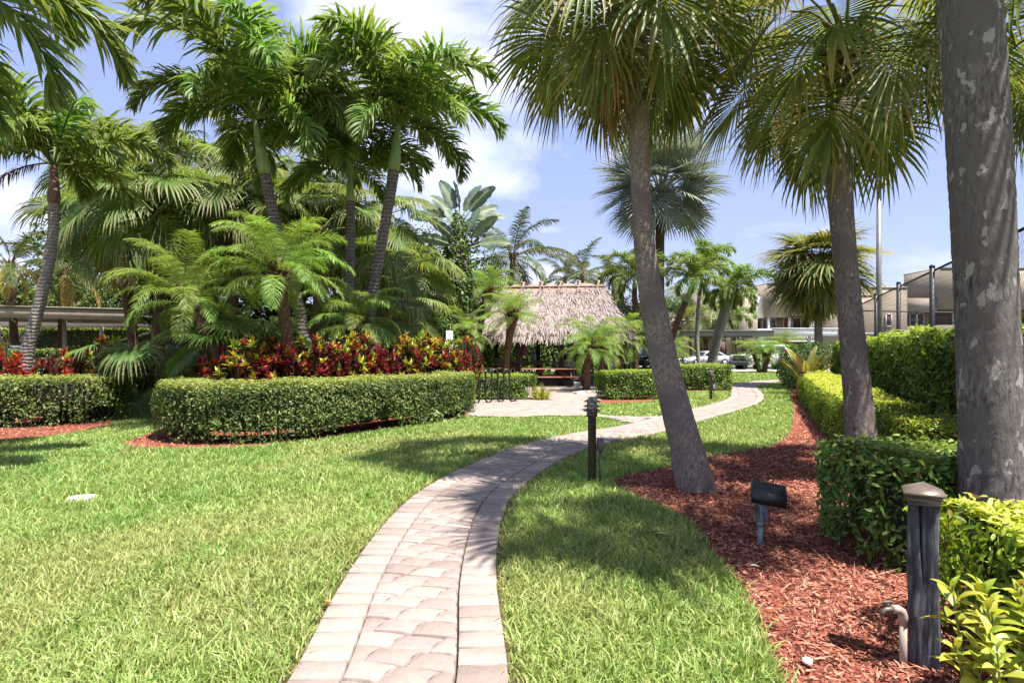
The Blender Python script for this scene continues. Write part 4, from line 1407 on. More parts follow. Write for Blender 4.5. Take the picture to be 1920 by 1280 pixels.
# --- giant bird of paradise clumps
for lab, x, y, d, n, sc_, angs in (('tall banana-like plant with broad torn leaves left of the coconut palm', 862, 425, 22.0, 9, 1.0, None), ('lower banana-like plant with broad grey green leaves above the hut', 868, 470, 21.0, 6, .9, None), ('broad leaved plant behind the date palm at the left end of the hut', 842, 560, 23.5, 7, .8, None)):
    g = P(x, y, d)
    root = thing('bird_of_paradise_plant', lab, 'plant', (g.x, g.y, 0), 0, 'banana-like plants')
    m = MB()
    for k in range(3):
        a = k * 2.1
        m.tube([(math.cos(a) * .2, math.sin(a) * .2, -.03), (math.cos(a) * .12, math.sin(a) * .12, g.z * .6), (math.cos(a) * .05, math.sin(a) * .05, g.z)], [.11, .09, .07], 8)
    m.build('stem', M_tr_dark, root, True)
    for k in range(n):
        fan_a = -1.15 + 2.3 * k / (n - 1)                 # leaves stand in one flat fan
        e = math.pi / 2 - abs(fan_a)
        f = obj('leaf', paddle(random.randrange(9999), 1.15, .46, e, R(32), .75, (.085, .13, .098), (.14, .19, .145), roll=random.choice((-1, 1)) * random.uniform(.9, 1.5)), M_silver, root)
        f.location = (0, 0, g.z)
        f.rotation_euler = (0, 0, (0 if fan_a > 0 else math.pi) + random.gauss(0, .3))
        s_ = sc_ * random.uniform(.9, 1.15)
        f.scale = (s_, s_, s_)


# ------------------------------------------------------------------ broadleaf trees behind
def tree_meshes(seed, h, r, n, leaf, pal):
    rg = np.random.default_rng(seed)
    nb = 26
    bc = np.c_[rg.normal(0, r * .42, nb), rg.normal(0, r * .42, nb), rg.uniform(h * .32, h * .92, nb)]
    br = rg.uniform(.22, .42, nb) * r
    i = rg.integers(0, nb, n)
    d = rg.normal(0, 1, (n, 3))
    d /= np.linalg.norm(d, axis=1)[:, None]
    pos = bc[i] + d * (br[i] * rg.uniform(.55, 1.05, n) ** .6)[:, None] * np.array([1, 1, .8])
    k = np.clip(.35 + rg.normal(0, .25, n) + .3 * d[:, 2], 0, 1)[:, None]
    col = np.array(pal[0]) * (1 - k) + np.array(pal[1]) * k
    nl = d * .6 + np.array([0, 0, .6]) + rg.normal(0, .5, (n, 3))
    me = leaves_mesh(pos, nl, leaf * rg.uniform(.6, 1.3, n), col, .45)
    m = MB()
    m.tube([(0, 0, -.1), (.05, .02, h * .3), (0, .05, h * .7)], [r * .07, r * .055, r * .02], 8)
    for b, q in zip(bc[:12], br):
        m.tube([(0, .02, h * rg.uniform(.2, .4)), tuple(b)], [r * .03, r * .01], 5)
    tm = mesh_np('trunk', np.concatenate(m.v), [np.array(m.f[4]), np.array(m.f[3])] if m.f[3] else [np.array(m.f[4])], None, True)
    return tm, me


TREES = [tree_meshes(1, 6.0, 3.2, 9000, .20, ((.018, .05, .010), (.07, .13, .025))), tree_meshes(2, 7.0, 3.0, 9000, .22, ((.025, .06, .012), (.10, .16, .035))), tree_meshes(3, 5.0, 3.0, 8000, .20, ((.04, .075, .012), (.16, .20, .04)))]


def tree(label, x, y, kind, s=1.0, rz=0.0, group='leafy trees behind the palms'):
    r_ = thing('leafy_tree', label, 'tree', (x, y, 0), rz, group)
    r_.scale = (s, s, s)
    obj('trunk', TREES[kind][0], M_tr_brown, r_)
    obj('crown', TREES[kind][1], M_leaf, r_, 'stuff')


for lab, px, d, k, s_ in (
        ('dark leafy tree filling the gap behind the left fan palm', 345, 25, 0, 1.1), ('dark leafy tree behind the tallest crownshaft trunk', 400, 25, 1, 1.1), ('dark leafy tree behind the dense date palm crown', 520, 25, 0, 1.2),
        ('dark leafy tree behind the straight middle palm', 640, 25, 1, 1.1), ('dark leafy tree behind the slanting trunk and hut corner', 745, 25.5, 0, 1.1), ('pale green leafy tree behind the hut left end', 880, 36, 2, 1.15), ('leafy tree around the stem of the tall banana-like plant', 815, 26, 1, .95), ('dark leafy tree just left of the thatch ridge', 868, 33, 0, 1.0),
        ('leafy tree at the far left behind the carports', 20, 46, 2, 1.5), ('leafy tree behind the left coconut palms', 110, 47, 0, 1.5), ('bright leafy tree behind the carport right end', 215, 45, 2, 1.5), ('leafy tree behind the black car', 320, 46, 1, 1.5),
        ('leafy tree behind the thatch ridge middle', 960, 50, 0, 1.2), ('leafy tree behind the thatch ridge right half', 1075, 52, 2, 1.0), ('yellow-green leafy tree right of the thatched hut', 1160, 36, 2, .95), ('leafy tree left of the building behind the slim palms', 1225, 46, 1, .8)):
    tree(lab, (px - 960) / FPX * d, d, k, s_, random.uniform(0, 6))

# far wooded skyline that closes the view behind everything
rg = np.random.default_rng(5)
n = 26000
xx = rg.uniform(-150, 4, n)
yy = 95 + rg.normal(0, 3, n)
hz = 8.5 + 2.2 * lumps(xx * .11, xx * .05, 0, 1.7, 1)
zz = rg.uniform(0, 1, n) ** .8 * hz
kk = np.clip(zz / 10 + rg.normal(0, .2, n), 0, 1)[:, None]
wm = leaves_mesh(np.c_[xx, yy, zz], np.c_[rg.normal(0, .5, n), -.7 + rg.normal(0, .4, n), .7 + rg.normal(0, .4, n)], rg.uniform(.6, 1.3, n), np.array([.03, .06, .015]) * (1 - kk) + np.array([.10, .15, .04]) * kk, .6)
wo = obj('far_trees', wm, M_leaf, kind='stuff')
tag(wo, 'distant green tree line beyond the left parking lot', 'trees')


# ------------------------------------------------------------------ crotons
def croton_mesh(seed, h, r, nro, pals):
    rd = random.Random(seed)
    m, st = MB(), MB()
    V, F, C = [], [], []
    n0 = 0
    for k in range(nro):
        a = rd.uniform(0, 6.28)
        rr = r * math.sqrt(rd.random())
        hz = h * rd.uniform(.45, 1.0) * (1 - .25 * (rr / r) ** 2)
        c = vec((math.cos(a) * rr, math.sin(a) * rr, hz))
        st.tube([(c[0] * .35, c[1] * .35, -.02), (c[0] * .8, c[1] * .8, hz * .6), tuple(c)], [.012, .009, .006], 5, False)
        pal = rd.choice(pals)
        for j in range(rd.randint(11, 16)):
            az = j * GOLD + rd.random()
            t = j / 16
            e = R(78 - 75 * t + rd.gauss(0, 10))
            L = rd.uniform(.11, .20)
            W = rd.uniform(.044, .072)
            o_ = vec((math.cos(az), math.sin(az), 0))
            s_ = vec((-math.sin(az), math.cos(az), 0))
            d = o_ * math.cos(e) + vec((0, 0, 1)) * math.sin(e)
            b = c - vec((0, 0, 1)) * .10 * t
            p1 = b + d * L * .5
            d2 = unit(d - vec((0, 0, 1)) * .55)
            p2 = p1 + d2 * L * .5
            nn_ = np.cross(d, s_)
            col = vec(pal[min(len(pal) - 1, int(t * len(pal) + rd.gauss(0, .4)) if t * len(pal) > 0 else 0)] if rd.random() < .8 else rd.choice(rd.choice(pals)))
            col = col * rd.uniform(.75, 1.25)
            V += [b, p1 + s_ * W / 2, p2, p1 - s_ * W / 2, p1 + nn_ * W * .15]
            C += [col * .8, col, col, col, col * 1.1]
            F += [(n0, n0 + 1, n0 + 4), (n0 + 1, n0 + 2, n0 + 4), (n0 + 2, n0 + 3, n0 + 4), (n0 + 3, n0, n0 + 4)]
            n0 += 5
    return (mesh_np('foliage', V, [np.array(F)], np.array(C)), mesh_np('stem', np.concatenate(st.v), [np.array(st.f[4])]))


YE, GRN, ORA, RED, MAR, DKR = (.46, .38, .035), (.20, .30, .04), (.38, .11, .022), (.27, .020, .020), (.095, .016, .020), (.045, .016, .014)
pal_y = [YE, GRN, YE, ORA, RED, MAR, DKR]
pal_r = [RED, ORA, RED, RED, MAR, MAR, DKR]
pal_g = [GRN, YE, GRN, GRN, MAR, MAR, DKR]
pal_m = [MAR, RED, MAR, MAR, DKR, DKR]
CROT = [croton_mesh(1, 1.62, .46, 46, [pal_y, pal_g, pal_g, pal_m]), croton_mesh(2, 1.55, .48, 46, [pal_r, pal_m, pal_m, pal_y, pal_g]), croton_mesh(3, 1.65, .45, 46, [pal_g, pal_g, pal_m, pal_y]), croton_mesh(4, 1.5, .48, 46, [pal_m, pal_m, pal_r, pal_m, pal_g]),
        croton_mesh(5, 1.25, .42, 26, [pal_r, pal_r, [ORA, RED, RED, MAR]]), croton_mesh(6, 1.45, .45, 26, [pal_y, [YE, YE, ORA, GRN, MAR]])]


def croton(label, x, y, k, s=1.0):
    r_ = thing('croton_shrub', label, 'shrub', (x, y, 0), random.uniform(0, 6.28), 'croton shrubs')
    r_.scale = (s, s, s)
    obj('stem', CROT[k][1], M_twig, r_)
    obj('foliage', CROT[k][0], M_croton, r_, 'stuff')


ORD = ['first', 'second', 'third', 'fourth', 'fifth', 'sixth', 'seventh', 'eighth', 'ninth', 'tenth', 'eleventh', 'twelfth', 'thirteenth', 'fourteenth', 'fifteenth', 'sixteenth']
row_pts = resample(np.array([(-5.45, 11.0), (-4.6, 10.75), (-3.9, 11.1), (-3.2, 12.0), (-2.5, 13.2), (-1.75, 14.6)]), .52)
for i, (x, y) in enumerate(row_pts):
    croton('%s croton from the left in the front row behind the long curved hedge' % ORD[i], x, y, [1, 0, 1, 3, 0, 2, 1, 3, 0, 3, 2, 0, 3, 1][i % 14], random.uniform(1.02, 1.14))
    croton('%s croton from the left in the second row under the date palms' % ORD[i], x + .45, y + .75, random.randrange(4), random.uniform(1.05, 1.16))
croton('yellow and orange croton at the right end of the row by the small sign', -1.5, 15.35, 5, 1.05)
croton('dark croton at the left end of the row beside the leaning shaggy trunk', -5.95, 11.7, 3, .95)
for lab, x, y, k, s_ in (('bright red croton at the foot of the ringed trunk, at the left edge', -10.45, 12.05, 4, 1.15), ('yellow topped croton behind the ringed trunk foot at the left edge', -11.1, 12.7, 5, 1.28), ('red croton just right of the ringed trunk foot', -9.55, 12.2, 1, 1.0), ('tall yellow and maroon croton between the ringed trunk and the hedge corner', -9.0, 13.0, 0, 1.12), ('red croton behind the hedge corner, right of the ringed trunk', -9.9, 13.1, 1, .95)):
    croton(lab, x, y, k, s_)


# ------------------------------------------------------------------ other shrubs on the right
def bush(label, x, y, w, h, leaf, n, pal, flowers=None, name='flowering_shrub'):
    root = thing(name, label, 'shrub', (x, y, 0))
    d = RNG.normal(0, 1, (n, 3))
    d /= np.linalg.norm(d, axis=1)[:, None]
    rr = RNG.uniform(.6, 1.04, n) ** .5
    lump = 1 + .16 * lumps(d[:, 0] * 3, d[:, 1] * 3, d[:, 2] * 3, 1.2, x)
    pos = d * (rr * lump)[:, None] * np.array([w / 2, w / 2, h / 2]) + np.array([0, 0, h * .52])
    ok = pos[:, 2] > .03
    pos, d = pos[ok], d[ok]
    k = np.clip(.4 + RNG.normal(0, .3, len(pos)) + .25 * d[:, 2], 0, 1)[:, None]
    col = np.array(pal[0]) * (1 - k) + np.array(pal[1]) * k
    obj('foliage', leaves_mesh(pos, d + np.array([0, 0, .4]) + RNG.normal(0, .5, d.shape), leaf * RNG.uniform(.6, 1.3, len(pos)), col, .55), M_leaf, root, 'stuff')
    m = MB()
    for k_ in range(9):
        a = random.uniform(0, 6.28)
        m.tube([(math.cos(a) * .06, math.sin(a) * .06, -.03), (math.cos(a) * w * .3, math.sin(a) * w * .3, h * .7)], [.018, .007], 5, False)
    m.build('stem', M_twig, root)
    for q in range(flowers or 0):
        a, e = random.uniform(3.2, 6.2), random.uniform(-.2, .9)
        f = MB()
        for j in range(5):
            b = j * 1.257
            f.add([(0, 0, 0), (.05 * math.cos(b - .45), .05 * math.sin(b - .45), .03), (.075 * math.cos(b), .075 * math.sin(b), .025), (.05 * math.cos(b + .45), .05 * math.sin(b + .45), .03)], [(0, 1, 2, 3)], (.55, .03, .04) if q % 3 else (.6, .22, .08))
        o_ = f.build('flower', M_croton, root)
        dv = Vector((math.cos(a) * math.cos(e), math.sin(a) * math.cos(e), math.sin(e)))
        o_.location = Vector((dv.x * w * .52, dv.y * w * .52, h * .52 + dv.z * h * .52))
        o_.rotation_euler = dv.to_track_quat('Z', 'Y').to_euler()
    return root


bush('dark hibiscus bush with red flowers at the far end of the mulch walk', 10.85, 22.4, 1.35, 1.62, .09, 2600, PAL_D[:2] if False else ((.012, .035, .010), (.06, .12, .022)), 7)
bush('dark green shrub behind the striped leaf plant', 9.75, 19.6, 1.5, 1.75, .08, 2600, ((.012, .04, .010), (.06, .13, .022)), 3)
bush('dark shrub behind the second palm trunk at the end of the tall hedge', 10.9, 20.6, 1.6, 1.8, .08, 2400, ((.012, .04, .010), (.07, .14, .025)))
bush('tall leafy shrub wrapped round the stem of the banana-like plant', P(858, 656, 21.2).x, 21.2, 1.15, 6.2, .17, 3600, ((.03, .07, .014), (.12, .19, .04)), None, 'leafy_shrub')
bush('leafy shrub filling the gap left of the small sign', P(800, 656, 19.5).x, 19.5, 2.2, 3.0, .15, 3000, ((.03, .07, .014), (.12, .19, .04)), None, 'leafy_shrub')
bush('small leafy weed clump at the foot of the long curved hedge', -1.62, 11.95, .42, .30, .09, 90, ((.08, .15, .03), (.2, .26, .07)), None, 'weed_clump')
bush('second little weed clump near the right end of the long curved hedge', -1.15, 12.65, .34, .24, .08, 70, ((.08, .15, .03), (.2, .26, .07)), None, 'weed_clump')

root = thing('crinum_lily', 'large lily plant with upright yellow-green and pinkish leaves at the end of the hedge', 'plant', (8.95, 17.75, 0))
for k in range(15):
    e = R(random.uniform(50, 88))
    f = obj('leaf', paddle(random.randrange(9999), .95, .20, e, R(26), .30, (.16, .19, .035), (.30, .30, .07) if k % 3 else (.38, .21, .16), (.3, .28, .08), False, .30, roll=random.choice((-1, 1)) * random.uniform(.3, 1.5)), M_croton, root)
    f.location = (0, 0, .35)
    f.rotation_euler = (0, 0, k * GOLD)
    s_ = random.uniform(.8, 1.15)
    f.scale = (s_, s_, s_)
m = MB()
m.tube([(0, 0, -.03), (0, 0, .45)], [.10, .07], 8)
m.build('stem', M_twig, root)

# grassy tuft plant by the patio corner
root = thing('strappy_plant', 'yellow-green strappy leaved plant at the patio edge beside the bike rack hedge', 'plant', (.86, 17.35, 0))
m = MB()
for k in range(170):
    a, e = random.uniform(0, 6.28), R(random.uniform(35, 85))
    L = random.uniform(.35, .62)
    r0 = random.uniform(0, .22)
    d = Vector((math.cos(a) * math.cos(e), math.sin(a) * math.cos(e), math.sin(e)))
    b = Vector((math.cos(a) * r0, math.sin(a) * r0, 0))
    s_ = Vector((-math.sin(a), math.cos(a), 0)) * .011
    p1 = b + d * L * .55
    p2 = p1 + (d - Vector((0, 0, .55))).normalized() * L * .45
    c = mixc((.14, .20, .03), (.42, .40, .07), random.random())
    m.add([b - s_, b + s_, p1 + s_, p1 - s_, p2], [(0, 1, 2, 3), (3, 2, 4)], c)
m.build('foliage', M_leaf, root, kind='stuff')


# near bright shrubs at the right edge: leaves one can pick out
def leaf_mesh_single(seed):
    rd = random.Random(seed)
    V, C, F = [], [], []
    K = 6
    g = mixc((.20, .27, .03), (.40, .40, .06), rd.random())
    for i in range(K + 1):
        u = i / K
        w = .19 * math.sin(math.pi * min(1, .03 + .97 * u)) ** .8
        z = .10 * math.sin(u * 2.4) - .25 * u * u
        V += [(u, -w, z + w * .45), (u, 0, z), (u, w, z + w * .45)]
        C += [g, g * 1.12, g]
    for i in range(K):
        a = i * 3
        F += [(a, a + 1, a + 4, a + 3), (a + 1, a + 2, a + 5, a + 4)]
    return mesh_np('leaf', V, [np.array(F)], np.array(C), True)


LEAFS = [leaf_mesh_single(q) for q in range(7)]
M_leafobj = leafmat('shrub_leaf_large', .32, .42, .4, rand=.28, hue=.025)


def leafy_shrub(label, x, y, rx, ry, h, nst, leaf, tops=(.55, 1.0), limit=285, name='leafy_shrub'):
    root = thing(name, label, 'shrub', (x, y, 0), 0, None)
    m = MB()
    cnt = 0
    for k in range(nst):
        a = random.uniform(0, 6.28)
        q = math.sqrt(random.random())
        tx, ty = math.cos(a) * rx * q, math.sin(a) * ry * q
        tz = h * random.uniform(*tops)
        b = Vector((tx * .35, ty * .35, -.02))
        t = Vector((tx, ty, tz))
        mid = (b + t) / 2 + Vector((tx * .2, ty * .2, 0))
        m.tube([tuple(b), tuple(mid), tuple(t)], [.008, .006, .004], 5, False)
        nl = max(1, limit // nst)
        for j in range(nl):
            if cnt >= limit:
                break
            u = j / nl
            p = t + (mid - t) * u * .8
            az = j * GOLD + k
            e = R(62 - 70 * u + random.gauss(0, 10))
            o_ = obj('leaf', LEAFS[random.randrange(7)], M_leafobj, root)
            o_.location = p
            o_.rotation_euler = (random.gauss(0, .25), -e, az)
            s_ = leaf * random.uniform(.7, 1.25) * (.6 + .4 * min(1, u * 3))
            o_.scale = (s_, s_, s_)
            cnt += 1
    m.build('stem', surf('green_stem', (.15, .19, .03), (.22, .26, .05), .6), root)


hedge('clipped_hedge', 'bright yellow-green hedge lit by the sun at the right edge beside the wooden post', [(2.30, 2.88), (2.9, 2.76), (4.0, 2.6)], .80, .70, .058, 3600, PAL_Y, gap=.3, top_pale=.8, jag=.05, ratio=.40, sp=.02, fine=True)
leafy_shrub('loose shrub with long light green leaves in the bottom right corner', 1.98, 2.20, .30, .34, .57, 26, .115)

# ------------------------------------------------------------------ thatched hut
HX, HY_, HR = .45, 27.5, R(-11)
hut = thing('thatched_hut', 'open sided palm thatch hut with a pinkish grey roof beyond the patio', 'hut', (HX, HY_, 0), HR)
RH, EH, RL, EL, ED = 4.5, 2.12, 3.75, 5.15, 3.75       # ridge height, eave height, half ridge, half eave length, half depth


def roof_pt(face, u, v):
    """face 0 front 1 back 2 right 3 left; u along 0..1, v 0 ridge .. 1 eave"""
    sag = -.18 * math.sin(math.pi * v) * .6
    if face < 2:
        s = -1 if face == 0 else 1
        hx = RL + (EL - RL) * v
        return vec((-hx + 2 * hx * u, s * ED * v, RH + (EH - RH) * v + sag))
    s = 1 if face == 2 else -1
    return vec((s * (RL + (EL - RL) * v), -ED * v + 2 * ED * v * u, RH + (EH - RH) * v + sag))


m = MB()
for f in range(4):
    nu, nv_ = 12, 6
    for sh in (0, -.16):
        V = [roof_pt(f, i / nu, j / nv_) + vec((0, 0, sh - .02)) for j in range(nv_ + 1) for i in range(nu + 1)]
        m.add(V, [(j * (nu + 1) + i, j * (nu + 1) + i + 1, (j + 1) * (nu + 1) + i + 1, (j + 1) * (nu + 1) + i) for j in range(nv_) for i in range(nu)])
roof = m.build('roof', M_thatchb, hut)
rg = np.random.default_rng(3)
V, C, F = [], [], []
n0 = 0
for f in range(4):
    for q in range(14000 if f == 0 else 5500):
        u, v = rg.random(), (int(rg.random() * 15) + rg.random() * .45) / 15
        p = roof_pt(f, u, v)
        dn = unit(roof_pt(f, min(1, u), min(1, v + .05)) - roof_pt(f, u, max(0, v - .02)))
        sd = vec((1, 0, 0)) if f < 2 else vec((0, 1, 0))
        nn_ = unit(np.cross(sd, dn))
        if nn_[2] < 0:
            nn_ = -nn_
        d = unit(dn + sd * rg.normal(0, .22) + nn_ * abs(rg.normal(.07, .10)))
        L = rg.uniform(.30, .62)
        w = rg.uniform(.010, .028)
        sv = unit(np.cross(d, nn_)) * w
        p = p + nn_ * rg.uniform(.0, .05)
        col = mixc((.20, .16, .145), (.42, .355, .325), rg.random()) * rg.uniform(.75, 1.1)
        if rg.random() < .12:
            col = col * .45
        tip = p + d * L - vec((0, 0, .10 * L if v < .9 else .5 * L))
        V += [p - sv, p + sv, tip + sv * .4, tip - sv * .4]
        C += [col * .85, col * .85, col, col]
        F.append((n0, n0 + 1, n0 + 2, n0 + 3))
        n0 += 4
obj('thatch', mesh_np('thatch', V, [np.array(F)], np.array(C)), M_thatch, roof, 'stuff')
m = MB()
for y_ in (-.28, .28):
    m.tube([(-RL - .15, y_, RH - .10), (0, y_, RH - .06), (RL + .15, y_, RH - .10)], .05, 7)
m.build('ridge_pole', M_ridgewood, hut)
for k in range(9):
    x = -RL + .25 + k * (2 * RL - .5) / 8
    m = MB()
    m.beam((x, -.75, RH - .50), (x + .12, .12, RH + .20), .09, .06)
    m.beam((x + .14, .75, RH - .50), (x + .02, -.12, RH + .20), .09, .06)
    m.build('ridge_stick', M_ridgewood, hut)
m = MB()
for k in range(9):
    x0 = -RL + .15 + k * (2 * RL - .4) / 9
    m.add([(x0, -.62, RH - .36), (x0 + .55, -.62, RH - .40), (x0 + .62, 0, RH + .06), (x0 + .04, 0, RH + .10), (x0 + .3, .6, RH - .38)], [(0, 1, 2, 3), (3, 2, 4)])
m.build('ridge_cap', M_ridgewood, hut)
for x in (-4.0, -1.9, .35, 2.2, 4.0):
    for y in (-2.95, 2.95):
        m = MB()
        m.tube([(x, y, -.05), (x + .02, y, 1.2), (x, y, 2.5)], [.115, .105, .10], 10, True, jit=.06)
        m.build('post', M_log, hut, True)
m = MB()
for y in (-2.95, 2.95):
    m.tube([(-4.3, y, 2.4), (4.3, y, 2.4)], .07, 8)
for x in (-4.0, -1.9, .35, 2.2, 4.0):
    m.tube([(x, -3.1, 2.52), (x, 3.1, 2.52)], .06, 8)
m.build('rafter', M_log, hut)


# ------------------------------------------------------------------ patio furniture
def picnic_table(label, x, y, rz, L):
    t = thing('picnic_table', label, 'picnic table', (x, y, 0), rz, 'brown picnic tables')
    for k in range(5):
        MB().box((0, -.30 + k * .15, .745), (L, .138, .04), ch=.004).build('tabletop_plank', M_wood, t)
    for s in (-1, 1):
        for k in range(2):
            MB().box((0, s * (.63 + k * .15), .44), (L, .138, .04), ch=.004).build('bench_plank', M_wood, t)
    for sx in (-1, 1):
        X = sx * (L / 2 - .32)
        for s in (-1, 1):
            MB().beam((X, s * .62, .01), (X, s * .22, .72), .042, .10).build('leg', M_wood, t)
        MB().beam((X + sx * .045, -.78, .40), (X + sx * .045, .78, .40), .04, .12).build('crossbar', M_wood, t)
        MB().beam((X - sx * .05, 0, .40), (X - sx * .55, 0, .72), .04, .08).build('brace', M_wood, t)


picnic_table('brown picnic table in front of the steel grill under the thatch', 1.55, 23.6, R(-4), 2.3)
picnic_table('brown picnic table behind the bike rack hedge at the left of the hut', -.95, 24.3, R(-6), 2.2)


def grill(label, x, y, rz, group):
    t = thing('gas_grill', label, 'grill', (x, y, 0), rz, group)
    m = MB()
    m.box((0, 0, .47), (.86, .52, .80), ch=.01)
    m.build('cabinet', M_steel, t)
    for s in (-1, 1):
        d = MB().box((s * .21, -.275, .44), (.39, .03, .66), ch=.006).build('door', M_grillp, t)
        MB().box((s * .21, -.30, .73), (.34, .025, .03)).build('handle', M_steel, d)
    m = MB()
    prof = [(-.30, 0), (-.30, .12), (-.22, .28), (-.05, .36), (.14, .34), (.27, .2), (.28, 0)]
    for sx in (-.40, .40):
        m.add([(sx, y_, 1.0 + z_) for y_, z_ in prof], [tuple(range(7))])
    nP = len(prof)
    V = [(sx, y_, 1.0 + z_) for sx in (-.40, .40) for y_, z_ in prof]
    m.add(V, [(i, i + 1, nP + i + 1, nP + i) for i in range(nP - 1)])
    lid = m.build('lid', M_steel, t)
    MB().add([(-.34, -.306, 1.02), (.34, -.306, 1.02), (.34, -.306, 1.115), (.34, -.233, 1.272), (-.34, -.233, 1.272), (-.34, -.306, 1.115)], [(0, 1, 2, 5), (5, 2, 3, 4)]).build('lid_panel', M_black, lid)
    MB().tube([(-.33, -.36, 1.05), (.33, -.36, 1.05)], .018, 8).build('handle', M_steel, lid)
    MB().box((0, -.29, .93), (.92, .12, .13), ch=.01).build('control_panel', M_steel, t)
    for k in range(4):
        MB().tube([(-.3 + .2 * k, -.35, .93), (-.3 + .2 * k, -.385, .93)], .028, 10).build('knob', M_black, t)
    for s in (-1, 1):
        MB().box((s * .70, -.02, .935), (.44, .46, .05), ch=.008).build('side_shelf', M_steel, t)
        for q in (-.18, .18):
            MB().tube([(s * .38, q, -.0), (s * .38, q, .08)], .035, 10).build('wheel', M_black, t)


grill('stainless gas grill with a dark lid behind the picnic table', 2.36, 26.2, R(-4), 'gas grills')
grill('second grill half hidden behind the date palms at the patio corner', 4.35, 26.4, R(-10), 'gas grills')

t = thing('patio_table', 'orange wooden serving table with a pale top at the back of the hut', 'table', (.75, 28.6, 0), R(-5))
MB().box((0, 0, .93), (1.7, .7, .05), ch=.01).build('tabletop', M_tan, t)
MB().box((0, -.05, .83), (1.55, .6, .12)).build('apron', M_orange, t)
for sx in (-1, 1):
    for sy in (-1, 1):
        MB().box((sx * .7, sy * .25, .39), (.10, .10, .78)).build('leg', M_orange, t)
b = thing('drink_dispenser', 'pale clear jug standing on the orange table', 'jug', (1.05, 28.55, .955))
MB().lathe([(.12, 0), (.13, .05), (.13, .32), (.10, .38), (.06, .40), (.06, .48)], n=14).build('body', M_lens, b, True)
MB().lathe([(.075, .47), (.075, .53), (.03, .56)], n=12).build('lid', M_white, b)

u = thing('closed_umbrella', 'folded pink and white patio umbrella above the picnic table', 'umbrella', (.50, 29.4, 0))
MB().tube([(0, 0, 0), (0, 0, 2.25)], .022, 8).build('pole', M_black, u)
m = MB()
prof = [(.03, 2.2), (.11, 2.10), (.10, 1.98), (.17, 1.80), (.25, 1.55), (.29, 1.35), (.22, 1.22), (.05, 1.2)]
V, F = [], []
for i, (r_, z_) in enumerate(prof):
    for k in range(16):
        a = 2 * math.pi * k / 16
        rr = r_ * (1.12 if k % 2 else .82)
        V.append((rr * math.cos(a), rr * math.sin(a), z_))
for i in range(len(prof) - 1):
    for k in range(16):
        F.append((i * 16 + k, i * 16 + (k + 1) % 16, (i + 1) * 16 + (k + 1) % 16, (i + 1) * 16 + k))
m.add(V, F).build('canopy', M_pink, u)
MB().lathe([(.25, 0), (.25, .05), (.05, .08), (.04, .3)], n=14).build('base', M_black, u)


def chair(label, x, y, rz, mat, wire=False):
    t = thing('patio_chair', label, 'chair', (x, y, 0), rz, 'patio chairs')
    MB().box((0, 0, .43), (.48, .46, .05), ch=.01).build('seat', mat, t)
    for sx in (-1, 1):
        for sy in (-1, 1):
            MB().tube([(sx * .22, sy * .2, 0), (sx * .21, sy * .19, .42)], .016, 6).build('leg', M_black, t)
        MB().tube([(sx * .25, .2, .42), (sx * .26, .02, .64), (sx * .25, -.2, .62), (sx * .23, -.2, .42)], .014, 6).build('armrest', M_black, t)
    if wire:
        m = MB()
        for k in range(9):
            a = -1.2 + 2.4 * k / 8
            m.tube([(math.sin(a) * .26, .05 + math.cos(a) * .22, .44), (math.sin(a) * .29, .08 + math.cos(a) * .26, .86)], .007, 5)
        m.tube([(math.sin(-1.2 + .3 * k) * .29, .08 + math.cos(-1.2 + .3 * k) * .26, .86) for k in range(9)], .013, 6)
        m.build('backrest', M_steel, t)
    else:
        MB().box((0, .24, .80), (.46, .04, .68), ch=.012, rot=Matrix.Rotation(R(-12), 4, 'X')).build('backrest', mat, t)


chair('tan high backed chair left of the hut behind the bike rack', -.55, 26.7, R(15), M_tan)
chair('round wire backed chair in front of the orange table', .35, 27.6, R(180), M_steel, True)

# bucket at the foot of the pale trunk
t = thing('paint_bucket', 'small white bucket beside the thick pale palm trunk', 'bucket', (2.52, 22.6, 0))
MB().lathe([(.10, 0), (.13, .24), (.135, .25), (.12, .25), (.095, .02)], n=14).build('body', M_white, t)
MB().tube([(-.13, 0, .24), (-.09, -.05, .38), (.09, -.05, .38), (.13, 0, .24)], .006, 5).build('handle', M_steel, t)

# bike rack
t = thing('bike_rack', 'black wavy tube bike rack at the end of the curved hedge', 'bike rack', (-.55, 16.3, 0), R(29))
pts, x, zt, zb = [], -.68, .82, .16
hw = .085
seq = []
for k in range(4):
    seq += [(x, zb, 'u')]
    x += 2 * hw
xs = [-.78 + i * .19 for i in range(9)]
path_pts = [(xs[0], 0, 0), (xs[0], 0, .3)]
for i in range(8):
    up = (i % 2 == 0)
    xa, xb = xs[i], xs[i + 1]
    zc = .86 if up else .14
    path_pts += [(xa, 0, zc)] if True else []
    for q in range(1, 6):
        a = math.pi * q / 6
        path_pts.append(((xa + xb) / 2 - math.cos(a) * (xb - xa) / 2, 0, zc + (.095 if up else -.095) * math.sin(a)))
    path_pts.append((xb, 0, zc))
path_pts.append((xs[8], 0, 0)) if path_pts[-1][2] < .5 else path_pts.append((xs[8], 0, 0))
MB().tube(path_pts, .027, 10).build('tube', M_black, t, True)
for xx_ in (xs[0], xs[8]):
    MB().lathe([(.075, 0), (.075, .045), (.03, .055)], (xx_, 0, 0), 14).build('base_plate', M_black, t)

# small sign
sg = P(843, 636, 15.9)
t = thing('post_sign', 'small white notice sign on a thin post behind the right end of the crotons', 'sign', (sg.x, sg.y, 0), R(4))
MB().tube([(0, .02, -.05), (0, .02, 1.95)], .022, 8).build('post', M_steel, t)
m = MB()
m.box((0, 0, 1.78), (.178, .010, .48), ch=.004)
pn = m.build('panel', M_signw, t)
ink = MB()


